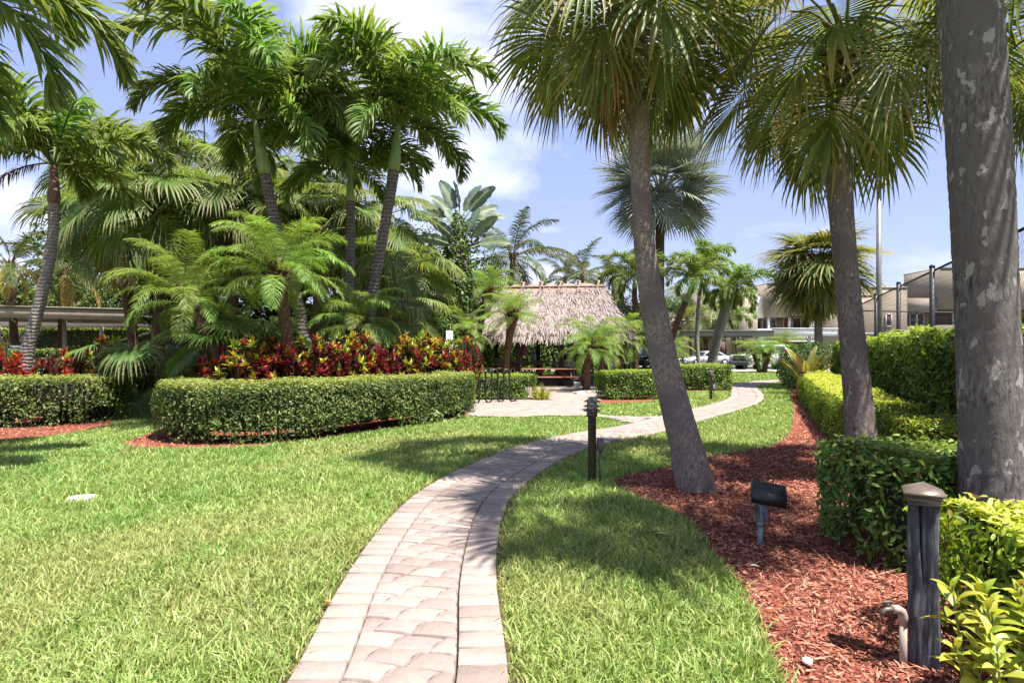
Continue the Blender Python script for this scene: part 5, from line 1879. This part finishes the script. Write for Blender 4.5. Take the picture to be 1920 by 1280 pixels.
def glyphs(z, w, h, n):
    """tiny blurred word: a row of dark letter-height strokes"""
    for k in range(n):
        xk = -w / 2 + w * (k + .5) / n
        ink.box((xk, -.0065, z), (w / n * .34, .002, h))
        if k % 2 == 0:
            ink.box((xk + w / n * .22, -.0065, z + h * .38), (w / n * .5, .002, h * .2))
        else:
            ink.box((xk + w / n * .22, -.0065, z - h * .05), (w / n * .5, .002, h * .18))


glyphs(1.822, .120, .052, 8)
glyphs(1.760, .104, .056, 6)
ink.add([(-.018, -.0065, 1.878), (.018, -.0065, 1.878), (.010, -.0065, 1.93), (0, -.0065, 1.962), (-.010, -.0065, 1.93)], [(0, 1, 2, 3, 4)])
ink.add([(-.009, -.0065, 1.672), (.009, -.0065, 1.672), (.009, -.0065, 1.72), (-.009, -.0065, 1.72)], [(0, 1, 2, 3)])
ink.box((0, -.0065, 1.615), (.09, .002, .016))
ink.build('lettering', M_ink, pn)


# ------------------------------------------------------------------ path lights
def bollard(label, x, y, h, rz=0.0, side=1):
    t = thing('path_light', label, 'path light', (x, y, 0), rz, 'louvred path lights')
    s = h / .95
    MB().lathe([(.046, -.04), (.046, h - .21), (.060, h - .21), (.060, h - .145)], n=18).build('post', M_iron, t, True)
    MB().lathe([(.052, h - .15), (.052, h - .03)], n=18).build('lens', M_lens, t, True)
    for k in range(2):
        z = h - .145 + .048 * k
        MB().lathe([(.055, z + .020), (.096, z + .002), (.100, z - .004), (.060, z - .002)], n=20).build('louvre', M_iron, t)
    z = h - .03
    MB().lathe([(.050, z - .012), (.086, z - .018), (.090, z - .010), (.045, z + .014), (.008, z + .032)], n=20).build('cap', M_iron, t)
    for k in range(4):
        a = k * math.pi / 2 + .5
        MB().tube([(math.cos(a) * .062, math.sin(a) * .062, h - .15), (math.cos(a) * .062, math.sin(a) * .062, h - .03)], .005, 5).build('strut', M_iron, t)
    b = MB().box((.092 * side, .0, .43 * s), (.075, .065, .135), ch=.008).build('junction_box', M_iron, t)
    MB().box((.092 * side, .0, .503 * s), (.083, .073, .012), ch=.003).build('lid', M_bx_grey, b)
    MB().tube([(.092 * side, 0, -.04), (.092 * side, 0, .37 * s)], .013, 8).build('conduit', M_iron, t)


gx_, gy_ = G(1110, 908)
bollard('dark louvred path light in the grass left of the leaning palm trunk', gx_, gy_, .97)
gx_, gy_ = G(1333, 751)
bollard('far path light on the lawn in front of the boxy dark hedge', gx_, gy_, .90)

# spotlight in the mulch
gx_, gy_ = G(1425, 1028)
t = thing('garden_spotlight', 'black box spotlight on a grey conduit in the red mulch', 'spotlight', (gx_, gy_, 0))
MB().tube([(.0, 0, -.04), (.006, 0, .20)], .021, 12).build('conduit', M_bx_grey, t, True)
MB().tube([(.0, 0, .17), (.006, 0, .22)], .027, 12).build('fitting', M_bx_grey, t, True)
MB().tube([(.038, .03, -.04), (.040, .03, .30)], .010, 8).build('stake', M_brass, t, True)
bx_ = MB().box((.012, 0, .275), (.082, .055, .135), ch=.006, rz=R(14)).build('junction_box', M_bx_grey, t)
MB().tube([(.02, 0, .33), (.03, 0, .38)], .015, 10).build('knuckle', M_black, t)
mt = (Matrix.Rotation(R(-16), 4, 'Z') @ Matrix.Rotation(R(8), 4, 'Y') @ Matrix.Rotation(R(24), 4, 'X'))
hd = MB()
hw_, hd_, hh_ = .120, .080, .046
V = [(-hw_, -hd_, -hh_ * .8), (hw_, -hd_, -hh_ * .8), (hw_, hd_, -hh_ * 1.1), (-hw_, hd_, -hh_ * 1.1), (-hw_, -hd_ * .8, hh_ * .55), (hw_, -hd_ * .8, hh_ * .55), (hw_, hd_ * 1.1, hh_ * 1.1), (-hw_, hd_ * 1.1, hh_ * 1.1)]
V = [tuple(mt @ Vector(v) + Vector((.065, 0, .405))) for v in V]
hd.add(V, [(0, 3, 2, 1), (4, 5, 6, 7), (0, 1, 5, 4), (2, 3, 7, 6), (1, 2, 6, 5), (0, 4, 7, 3)])
head = hd.build('head', M_black, t)
gl = [tuple(mt @ Vector(v) + Vector((.065, 0, .405))) for v in ((-hw_ * .9, hd_ * 1.08, -hh_), (hw_ * .9, hd_ * 1.08, -hh_), (hw_ * .9, hd_ * 1.14, hh_), (-hw_ * .9, hd_ * 1.14, hh_))]
MB().add(gl, [(0, 1, 2, 3)]).build('glass', M_carglass, head)

# weathered post with metal cap, and the tap beside it
gx_, gy_ = G(1731, 1252)
t = thing('timber_post', 'weathered dark square wooden post with a bronze pyramid cap', 'post', (gx_, gy_, 0), R(-30))
w = .058
m = MB()
rows = 26
V = []
for i in range(rows + 1):
    z = -.05 + .865 * i / rows
    u = i / rows
    dp = .055 * max(0, (u - .52) / .48) ** .6
    hw2 = .0085 * max(0, (u - .52) / .48) ** .5 + .0006
    cx = -.006 + .018 * (1 - u) * 2 - .012
    tw = .004 * math.sin(u * 7)
    ring = [(-w, -w + .008), (-w + .008, -w), (cx - hw2 - .02, -w + .001 * math.sin(u * 30)), (cx - hw2, -w), (cx, -w + dp), (cx + hw2, -w), (cx + hw2 + .02, -w + .0015 * math.sin(u * 23)), (w - .008, -w), (w, -w + .008), (w, w - .008), (w - .008, w), (-w + .008, w), (-w, w - .008)]
    V += [(a + tw, b, z) for a, b in ring]
k = 13
m.add(V, [(i * k + j, i * k + (j + 1) % k, (i + 1) * k + (j + 1) % k, (i + 1) * k + j) for i in range(rows) for j in range(k)])
m.build('post', M_post, t)
m = MB()
m.box((0, 0, .795), (.126, .126, .030), ch=.003)
m.box((0, 0, .815), (.138, .138, .022), ch=.006)
cp = m.build('cap', M_cap, t)
o_, i_ = .082, .07
m = MB()
m.add([(-o_, -o_, .826), (o_, -o_, .826), (o_, o_, .826), (-o_, o_, .826), (-o_, -o_, .836), (o_, -o_, .836), (o_, o_, .836), (-o_, o_, .836), (-.045, -.045, .856), (.045, -.045, .856), (.045, .045, .856), (-.045, .045, .856), (0, 0, .880)],
      [(0, 3, 2, 1), (0, 1, 5, 4), (1, 2, 6, 5), (2, 3, 7, 6), (3, 0, 4, 7), (4, 5, 9, 8), (5, 6, 10, 9), (6, 7, 11, 10), (7, 4, 8, 11), (8, 9, 12), (9, 10, 12), (10, 11, 12), (11, 8, 12)])
m.build('lid', M_cap, cp)

t = thing('garden_tap', 'pale plastic standpipe with a small brass tap beside the wooden post', 'tap', (gx_ - .105, gy_ - .015, 0))
MB().tube([(0, 0, -.05), (0, 0, .235)], .0165, 12).build('riser', M_pvc, t, True)
MB().tube([(0, 0, .21), (0, 0, .255), (-.006, 0, .274), (-.022, 0, .284), (-.05, 0, .286)], .020, 12).build('elbow', M_pvc, t, True)
tp = MB().tube([(-.045, 0, .286), (-.082, 0, .283), (-.094, 0, .272), (-.096, 0, .258)], [.014, .013, .011, .012], 10).build('tap_body', M_brass, t, True)
MB().tube([(-.072, 0, .29), (-.072, 0, .318)], .006, 8).box((-.072, 0, .322), (.045, .014, .008), ch=.002).build('handle', M_brass, tp)

# hose hung on the hedge
gx_, gy_ = P(1499, 744, 17.6).x, 17.6
t = thing('hose_reel', 'coiled orange garden hose hanging from a dark bracket at the hedge', 'hose', (gx_ - .05, gy_ - .35, 0), R(-20))
MB().tube([(0.05, .02, -.05), (0.05, .02, .80)], .025, 8).build('stake', M_black, t)
MB().box((.06, -.03, .83), (.32, .16, .05), ch=.01).build('bracket', M_black, t)
m = MB()
for k in range(9):
    w_ = random.uniform(.10, .19)
    dz = random.uniform(-.05, .03)
    yy_ = -.10 + .014 * k
    m.tube([(math.cos(a) * w_ + random.gauss(0, .01), yy_ + random.gauss(0, .006), .42 + dz + math.sin(a) * .34) for a in np.linspace(0, 2 * math.pi, 22)], .0125, 6, False)
m.tube([(.08, -.06, .12), (.02, -.12, .03), (-.2, -.2, .03), (-.45, -.1, .03), (-.3, .0, .03)], .0125, 6)
m.build('coil', M_hose, t, True)

# valve box lid in the lawn, leaf litter
t = thing('valve_box', 'small pale concrete lid set flush in the left lawn', 'utility cover', (-4.30, 5.83, 0), R(6))
MB().box((0, 0, .008), (.24, .16, .05), ch=.006).build('frame', M_conc, t)
MB().box((0, 0, .037), (.20, .125, .012), ch=.003).build('lid', M_white, t)
for lab, px, py, s_, c_ in (('curled tan fallen leaf on the shaded grass right of the path', 1240, 1022, .05, (.40, .30, .17)), ('orange fallen leaf at the left edge of the path', 614, 1146, .035, (.45, .2, .08)), ('pale grey stone in the red mulch at the bottom', 1513, 1253, .028, (.55, .52, .48)), ('pale dry leaf in the mulch under the spotlight', 1415, 1072, .035, (.5, .42, .32))):
    x, y = G(px, py)
    m = MB()
    if 'stone' in lab:
        m.lathe([(.3 * s_, 0), (s_, .3 * s_), (.8 * s_, .8 * s_), (.3 * s_, s_)], (0, 0, 0), 8, col=c_)
        m.v[0] = m.v[0] * (1 + RNG.normal(0, .16, m.v[0].shape)).astype(np.float32)
        o_ = m.build('stone', M_chip, loc=(x, y, .02))
        tag(o_, lab, 'stone')
    else:
        V = []
        for i in range(6):
            u = i / 5
            ww = .45 * math.sin(math.pi * min(.97, .04 + u * .95))
            V += [((u - .5) * 2 * s_, -ww * s_, .25 * s_ + .2 * s_ * math.sin(u * 4)), ((u - .5) * 2 * s_, 0, .2 * s_ * math.sin(u * 4)), ((u - .5) * 2 * s_, ww * s_, .3 * s_ + .2 * s_ * math.sin(u * 4))]
        F = [(i * 3 + j, i * 3 + j + 1, i * 3 + j + 4, i * 3 + j + 3) for i in range(5) for j in range(2)]
        m.add(V, F, c_)
        o_ = m.build('fallen_leaf', M_chip, loc=(x, y, .075 if 'grass' in lab else (.05 if 'path' in lab else .035)))
        tag(o_, lab, 'leaf', 'fallen leaves')
    o_.rotation_euler = (0, 0, random.uniform(0, 6))


# ------------------------------------------------------------------ chain link fences and court light
def chain_fence(label, a, b, h, posts, cell=.052, zig=True, group='chain link fences', wr=.0036):
    a, b = Vector((*a, 0)), Vector((*b, 0))
    L = (b - a).length
    rz = math.atan2((b - a).y, (b - a).x)
    t = thing('chain_link_fence', label, 'fence', a, rz, group)
    for k in range(posts + 1):
        x = L * k / posts
        MB().tube([(x, 0, -.1), (x, 0, h + .02)], .045, 10).lathe([(.05, h + .02), (.05, h + .05), (.02, h + .075)], (x, 0, 0), 10).build('post', M_fencep, t)
    for z in (h - .03, 1.72):
        MB().tube([(0, -.045, z), (L, -.045, z)], .022, 8).build('rail', M_fencep if z > 2 else M_wire, t)
    ncol, nrow = int(L / cell), int((h - .06) / (cell * 1.0))
    V = []
    i = np.arange(ncol)[:, None]
    j = np.arange(nrow + 1)[None, :]
    x = (i + .5 + np.where(j % 2 == 0, -.5, .5)) * cell + 0 * j
    z = .06 + j * cell + 0 * i
    y = np.full_like(x, -.06) + np.where(j % 2 == 0, .002, -.002)
    p = np.stack([x, y, z], -1)
    off = np.array([wr, 0, wr * .3])
    off2 = np.array([0, wr, 0])
    q = np.stack([p - off, p + off2, p + off], 2)           # three-sided wire
    V = q.reshape(-1, 3)
    n3 = 3
    base = (np.arange(ncol)[:, None] * (nrow + 1) + np.arange(nrow)[None, :]).reshape(-1) * n3
    F = np.concatenate([np.c_[base + s, base + (s + 1) % 3, base + n3 + (s + 1) % 3, base + n3 + s] for s in range(3)])
    obj('wire_mesh', mesh_np('wire_mesh', V, [F]), M_wire, t, 'stuff')


def fx(d):
    return 8.0 + .43 * (d - 11.1)


chain_fence('tall black chain link court fence behind the vine covered hedge', (fx(5.6), 5.6), (fx(22.1), 22.1), 3.05, 6)
chain_fence('far side chain link fence of the court seen through the near one', (fx(22.1) + .3, 22.5), (32, 27.5), 3.05, 6, cell=.11, wr=.003)

pl = P(1648, 345, 18.5)
t = thing('court_light', 'tall slim floodlight pole rising behind the court fence', 'light pole', (pl.x, pl.y, 0))
MB().tube([(0, 0, 0), (0, 0, pl.z - .15)], [.085, .07], 10).build('pole', M_pole, t, True)
MB().box((0, 0, pl.z - .12), (.26, .10, .06), ch=.01).build('bracket', M_pole, t)
m = MB()
m.box((.12, -.05, pl.z + .05), (.42, .34, .16), ch=.03, rot=Matrix.Rotation(R(-38), 4, 'Y') @ Matrix.Rotation(R(15), 4, 'Z'))
hdl = m.build('lamp_head', M_pole, t)
MB().box((.165, -.055, pl.z - .015), (.34, .27, .03), rot=Matrix.Rotation(R(-38), 4, 'Y') @ Matrix.Rotation(R(15), 4, 'Z')).build('lens', M_lens, hdl)

# ------------------------------------------------------------------ carports
def carport(label, a, b, ztop, beam, depth, matb, matr, posts, back=True, group='carports'):
    a, b = Vector((*a, 0)), Vector((*b, 0))
    L = (b - a).length
    rz = math.atan2((b - a).y, (b - a).x)
    t = thing('carport', label, 'carport', a, rz, group)
    m = MB()
    m.box((L / 2, 0, ztop - beam / 2), (L, .12, beam))
    m.box((L / 2, -.03, ztop + .03), (L + .1, .22, .05))
    m.build('fascia', matb, t)
    m = MB()
    m.box((L / 2, depth, ztop - beam / 2), (L, .12, beam))
    m.build('fascia', matb, t)
    for k in range(8):
        MB().box((L / 2, (k + .5) * depth / 8, ztop - beam * .35), (L, depth / 8 - .06, .06), ch=.01).build('roof_panel', matr, t)
    for k in range(posts):
        x = L * (k + .5) / posts
        p_ = MB().box((x, depth * .28, (ztop - beam) / 2), (.16, .16, ztop - beam)).build('post', matb, t)
        MB().box((x, depth * .5, ztop - beam * .75), (.14, depth - .2, .18)).build('crossbeam', matb, t)


carport('beige carport with a deep brown beam at the left behind the hedge', (-27.5, 26.0), (-17.0, 31.0), 3.55, .52, 5.0, M_carport, M_carpale, 3)
carport('pale far carport seen below the brown carport beam at the left', (-42, 35.5), (-17.5, 38.0), 3.65, .62, 3.5, M_carpale, M_carpale, 4)
carport('long grey green carport beam in front of the building', (11.5, 46), (20.3, 45.2), 2.98, .40, 5.0, M_cargreen, M_cargreen, 2)
carport('white carport between the pickup and the striped leaf plant', (20.6, 46.2), (26.2, 47.0), 3.2, .55, 5.0, M_white, M_white, 2)
carport('white carport roof seen through the court fence', (33.5, 52), (56, 52), 3.2, .5, 5.0, M_white, M_white, 3)


# ------------------------------------------------------------------ vehicles
def vehicle(name, label, cat, x, y, heading, prof, cab, W, wheels, wr, mat, glassq, sill=.32, truck=False, group=None):
    """prof: body side outline (x,z) front at -x; cab: greenhouse outline from front to rear"""
    t = thing(name, label, cat, (x, y, 0), heading + math.pi, group)
    m = MB()
    k = len(prof)
    zt = max(z for _, z in prof)

    def wid(z):
        return W / 2 * (1 - .05 * max(0, (z - .75 * zt) / zt) - .05 * max(0, (.5 - z)))
    V = [(px_, s * wid(pz), pz) for s in (-1, 1) for px_, pz in prof]
    m.add(V, [tuple(range(k))[::-1], tuple(range(k, 2 * k))] + [(i, (i + 1) % k, k + (i + 1) % k, k + i) for i in range(k)])
    body = m.build('body', mat, t)
    if cab:
        m = MB()
        kc = len(cab)
        cz0, cz1 = min(z for _, z in cab), max(z for _, z in cab)

        def cw(z):
            return W / 2 * (.955 - .17 * (z - cz0) / (cz1 - cz0))
        V = [(px_, s * cw(pz), pz) for s in (-1, 1) for px_, pz in cab]
        m.add(V, [tuple(range(kc))[::-1], tuple(range(kc, 2 * kc))] + [(i, (i + 1) % kc, kc + (i + 1) % kc, kc + i) for i in range(kc)])
        m.build('roof', mat, t)
        for q in glassq:                                  # side windows, both sides
            for s in (-1, 1):
                pts = [(px_, s * (cw(pz) + .006), pz) for px_, pz in q]
                MB().add(pts, [tuple(range(len(pts)))]).build('window', M_carglass, t)
        a, b = cab[0], cab[1]
        dx, dz = b[0] - a[0], b[1] - a[1]
        for (a, b, nm) in ((cab[0], cab[1], 'windscreen'), (cab[-1], cab[-2], 'rear_window')):
            n_ = Vector((-(b[1] - a[1]), 0, b[0] - a[0])).normalized() * (.008 if nm == 'windscreen' else -.008)
            p0 = (a[0] * .92 + b[0] * .08 + n_.x, a[1] * .92 + b[1] * .08 + n_.z)
            p1 = (a[0] * .1 + b[0] * .9 + n_.x, a[1] * .1 + b[1] * .9 + n_.z)
            MB().add([(p0[0], -cw(p0[1]) * .93, p0[1]), (p0[0], cw(p0[1]) * .93, p0[1]), (p1[0], cw(p1[1]) * .92, p1[1]), (p1[0], -cw(p1[1]) * .92, p1[1])], [(0, 1, 2, 3)]).build(nm, M_carglass, t)
    for wx in wheels:
        for s in (-1, 1):
            MB().tube([(wx, s * (W / 2 - .30), wr), (wx, s * (W / 2 + .004), wr)], wr * 1.14, 20).build('wheel_arch', M_tyre, t)
            w_ = MB().tube([(wx, s * (W / 2 - .22), wr), (wx, s * (W / 2 + .02), wr)], wr, 20).build('wheel', M_tyre, t)
            MB().tube([(wx, s * (W / 2 + .0), wr), (wx, s * (W / 2 + .03), wr)], wr * .62, 16).build('rim', M_rim, w_)
    fxm = min(p[0] for p in prof)
    if truck:
        g = MB().box((fxm - .02, 0, .93), (.06, 1.18, .40), ch=.01).build('grille', M_rim, t)
        for s in (-1, 1):
            for q in (0, 1):
                MB().box((fxm - .052, s * .29, .84 + .19 * q), (.02, .50, .155)).build('grille_opening', M_black, g)
            MB().box((fxm - .01, s * .79, .95), (.08, .34, .30), ch=.02).build('headlight', M_lampglass, t)
            MB().tube([(fxm - .13, s * .72, .50), (fxm - .17, s * .72, .50)], .07, 12).build('fog_light', M_black, t)
        MB().box((fxm - .03, 0, .56), (.28, W + .02, .30), ch=.05).build('bumper', M_cargry, t)
    else:
        MB().box((fxm + .06, 0, .42), (.20, W * .94, .22), ch=.05).build('bumper', mat, t)
        MB().box((fxm - .01, 0, .60), (.06, .7, .13), ch=.01).build('grille', M_black, t)
        for s in (-1, 1):
            MB().box((fxm + .06, s * W * .38, .66), (.2, .32, .12), ch=.03).build('headlight', M_lampglass, t)
    for s in (-1, 1):
        mx_ = cab[0][0] + .35 if cab else 0
        MB().box((mx_, s * (W / 2 + .07), (cab[0][1] + .08) if cab else 1), (.1, .16, .12), ch=.03).build('mirror', mat, t)
    return t


SED_P = [(-2.35, .30), (-2.38, .55), (-2.25, .70), (-1.6, .83), (-.95, .92), (1.55, .98), (2.15, .97), (2.32, .85), (2.35, .45), (2.2, .28), (-2.1, .22)]
SED_C = [(-1.0, .90), (-.25, 1.36), (.25, 1.43), (.85, 1.40), (1.75, .96)]
SED_W = [[(-.72, .95), (-.2, 1.30), (.22, 1.35), (.22, .97)], [(.30, .97), (.30, 1.35), (.80, 1.32), (1.35, 1.0)]]
SUV_P = [(-2.3, .34), (-2.32, .7), (-2.2, .92), (-1.25, 1.06), (2.25, 1.08), (2.32, .8), (2.28, .36)]
SUV_C = [(-1.3, 1.04), (-.55, 1.62), (.2, 1.74), (1.7, 1.70), (2.25, 1.07)]
SUV_W = [[(-.95, 1.10), (-.45, 1.52), (.05, 1.60), (.05, 1.1)], [(.13, 1.1), (.13, 1.61), (.95, 1.61), (.95, 1.1)], [(1.03, 1.1), (1.03, 1.6), (1.6, 1.58), (1.95, 1.12)]]
TRK_P = [(-2.85, .50), (-2.85, 1.02), (-2.7, 1.16), (-1.5, 1.22), (2.85, 1.24), (2.85, .55), (-2.6, .45)]
TRK_C = [(-1.5, 1.2), (-.85, 1.83), (-.3, 1.90), (.75, 1.88), (.85, 1.22)]
TRK_W = [[(-1.2, 1.26), (-.78, 1.74), (-.35, 1.79), (-.35, 1.26)], [(-.27, 1.26), (-.27, 1.79), (.65, 1.78), (.7, 1.26)]]
vehicle('sedan_car', 'silver sedan parked under the carport behind the twin palm trunks', 'car', 17.6, 53.0, math.atan2(-.22, -.97), SED_P, SED_C, 1.80, (-1.42, 1.38), .33, M_carsil, SED_W)
vehicle('sedan_car', 'white car nose behind the leaning palm trunk', 'car', 13.8, 57.0, math.atan2(-.9, -.5), SED_P, SED_C, 1.80, (-1.42, 1.38), .33, M_carwht, SED_W)
vehicle('pickup_truck', 'white pickup truck with a dark cross bar grille behind the date palms', 'pickup truck', 18.9, 42.9, math.atan2(-.40, -.92), TRK_P, TRK_C, 1.98, (-1.85, 1.75), .39, M_carwht, TRK_W, truck=True)
vehicle('suv_car', 'black vehicle in the shade left of the leaning trunk', 'car', 11.6, 49.5, math.atan2(-.85, -.5), SUV_P, SUV_C, 1.85, (-1.4, 1.4), .35, M_carblk, SUV_W)
vehicle('suv_car', 'black car under the left carport behind the brown post', 'car', -17.0, 27.4, math.atan2(.1, -1), SUV_P, SUV_C, 1.85, (-1.4, 1.4), .35, M_carblk, SUV_W)
vehicle('sedan_car', 'dark grey car roof behind the hedge at the far left', 'car', -25.0, 27.8, math.atan2(.1, -1), SUV_P, SUV_C, 1.8, (-1.42, 1.38), .33, M_cargry, SUV_W)

# ------------------------------------------------------------------ the condominium behind the parking lot
BD = 66.0
bld = thing('condominium_building', 'beige two storey stucco building behind the parking lot', 'building', (30, BD, 0))
U = BD / FPX


def bx(x):
    return (x - 960) * U - 30


def bz(y):
    return EYE - (y - HOR) * U


def block(x0, x1, ytop, ybot, mat, fwd=0.0, thick=6.0, nm='wall'):
    z0, z1 = (0.0 if ybot is None else bz(ybot)), bz(ytop)
    return MB().box(((bx(x0) + bx(x1)) / 2, thick / 2 - fwd, (z0 + z1) / 2), (bx(x1) - bx(x0), thick, z1 - z0)).build(nm, mat, bld)


block(1246, 1319, 577, None, M_stucco2, 0)
block(1319.2, 1372, 549, None, M_stucco, .5)
block(1372.2, 1415, 542, None, M_stucco, .8)
block(1415.2, 1431, 556, 596, M_white, .2, 5)
block(1431.2, 1467, 534, 595, M_stucco, 1.0)
block(1467.2, 1515, 536, 592, M_stucco2, 1.6)
block(1515.2, 1528, 548, 590, M_white, .9, 5)
block(1528.2, 1626, 556, None, M_stucco, 1.4)
block(1626.2, 1692, 541, None, M_stucco, .8)
block(1692.2, 1748, 560, 585, M_stucco2, .8)
block(1748.2, 1990, 506, 580, M_stucco, 1.2)
block(1692.2, 1748, 612, None, M_stucco2, .8)
block(1748.4, 1990, 610, None, M_stucco, 1.2)
block(1415.4, 1528, 594.5, None, M_tanwall, -1.6, 3, 'recess_wall')
block(1692.4, 1990, 582, None, M_tanwall, -1.2, 3, 'recess_wall')
block(1415.5, 1528, 617, 627, M_white, 1.5, 3.0, 'balcony_slab')
for x in (1437.5, 1476, 1516.5, 1522):
    block(x - 1.8, x + 1.8, 592, 617, M_white, .6, .3, 'column')
for x in (1418, 1470, 1526):
    block(x - 1.5, x + 1.5, 627, None, M_white, .9, .3, 'column')
rl = MB()
for k in range(42):
    xx_ = 1417 + k * 2.65
    rl.box((bx(xx_), -1.42, (bz(627) + bz(640)) / 2), (.05, .05, bz(627) - bz(640)))
rl.box(((bx(1416) + bx(1528)) / 2, -1.42, bz(640)), (bx(1528) - bx(1416), .08, .1))
rl.build('railing', M_white, bld)


def win(x0, x1, y0, y1, mat, front, nm='window'):
    w_ = MB().box(((bx(x0) + bx(x1)) / 2, -front - .03, (bz(y0) + bz(y1)) / 2), (bx(x1) - bx(x0), .08, bz(y0) - bz(y1))).build(nm, mat, bld)
    fr = MB()
    for xx_ in (x0, x1):
        fr.box((bx(xx_), -front - .06, (bz(y0) + bz(y1)) / 2), (.09, .13, bz(y0) - bz(y1)))
    for yy_ in (y0, y1):
        fr.box(((bx(x0) + bx(x1)) / 2, -front - .06, bz(yy_)), (bx(x1) - bx(x0) + .09, .13, .09))
    fr.build('frame', M_white if nm == 'window' else M_garage, w_)


win(1424, 1435, 603, 616.5, M_glass, -1.6, 'door')
win(1440, 1458, 596.5, 616.5, M_curt, -1.6)
win(1458.5, 1466, 596.5, 616.5, M_glass, -1.6)
win(1481, 1497, 594.5, 616.5, M_rust, -1.6)
win(1498, 1514, 594.5, 616.5, M_plum, -1.6)
win(1265, 1285, 600, 621, M_curt, 0)
win(1285.6, 1299, 600, 621, M_plum, 0)
win(1299.6, 1310, 604, 621, M_glass, 0)
win(1330, 1352, 598, 618, M_plum, .5)
win(1304, 1317, 634, 668, M_garage, 0, 'garage_door')
win(1326, 1336, 634, 668, M_garage, .5, 'garage_door')
win(1345, 1358, 636, 668, M_plum, .5, 'garage_door')
win(1385, 1398, 636, 668, M_garage, .8, 'garage_door')
win(1652, 1662, 590, 612, M_plum, .8)
win(1694, 1718, 586, 611, M_plum, -1.2)
win(1719, 1745, 586, 611, M_glass, -1.2)
win(1764, 1800, 583, 609, M_plum, -1.2)
win(1802, 1840, 583, 609, M_glass, -1.2)
for x0, x1, y_, fw_ in ((1245, 1319, 576, .0), (1319.2, 1372, 548.5, .5), (1372.2, 1415, 541.5, .8), (1431.2, 1467, 533.5, 1.0), (1467.2, 1515, 535.5, 1.6), (1528.2, 1626, 555.5, 1.4), (1626.2, 1692, 540.5, .8), (1748.2, 1991, 505.5, 1.2)):
    MB().box(((bx(x0) + bx(x1)) / 2, 3.0 - fw_, bz(y_) + .02), (bx(x1) - bx(x0) + .02, 6.12, .14)).build('parapet_cap', M_stucco2, bld)

print('objects', len(bpy.data.objects), 'tris', sum(len(o.loops) - 2 * len(o.polygons) for o in bpy.data.meshes))
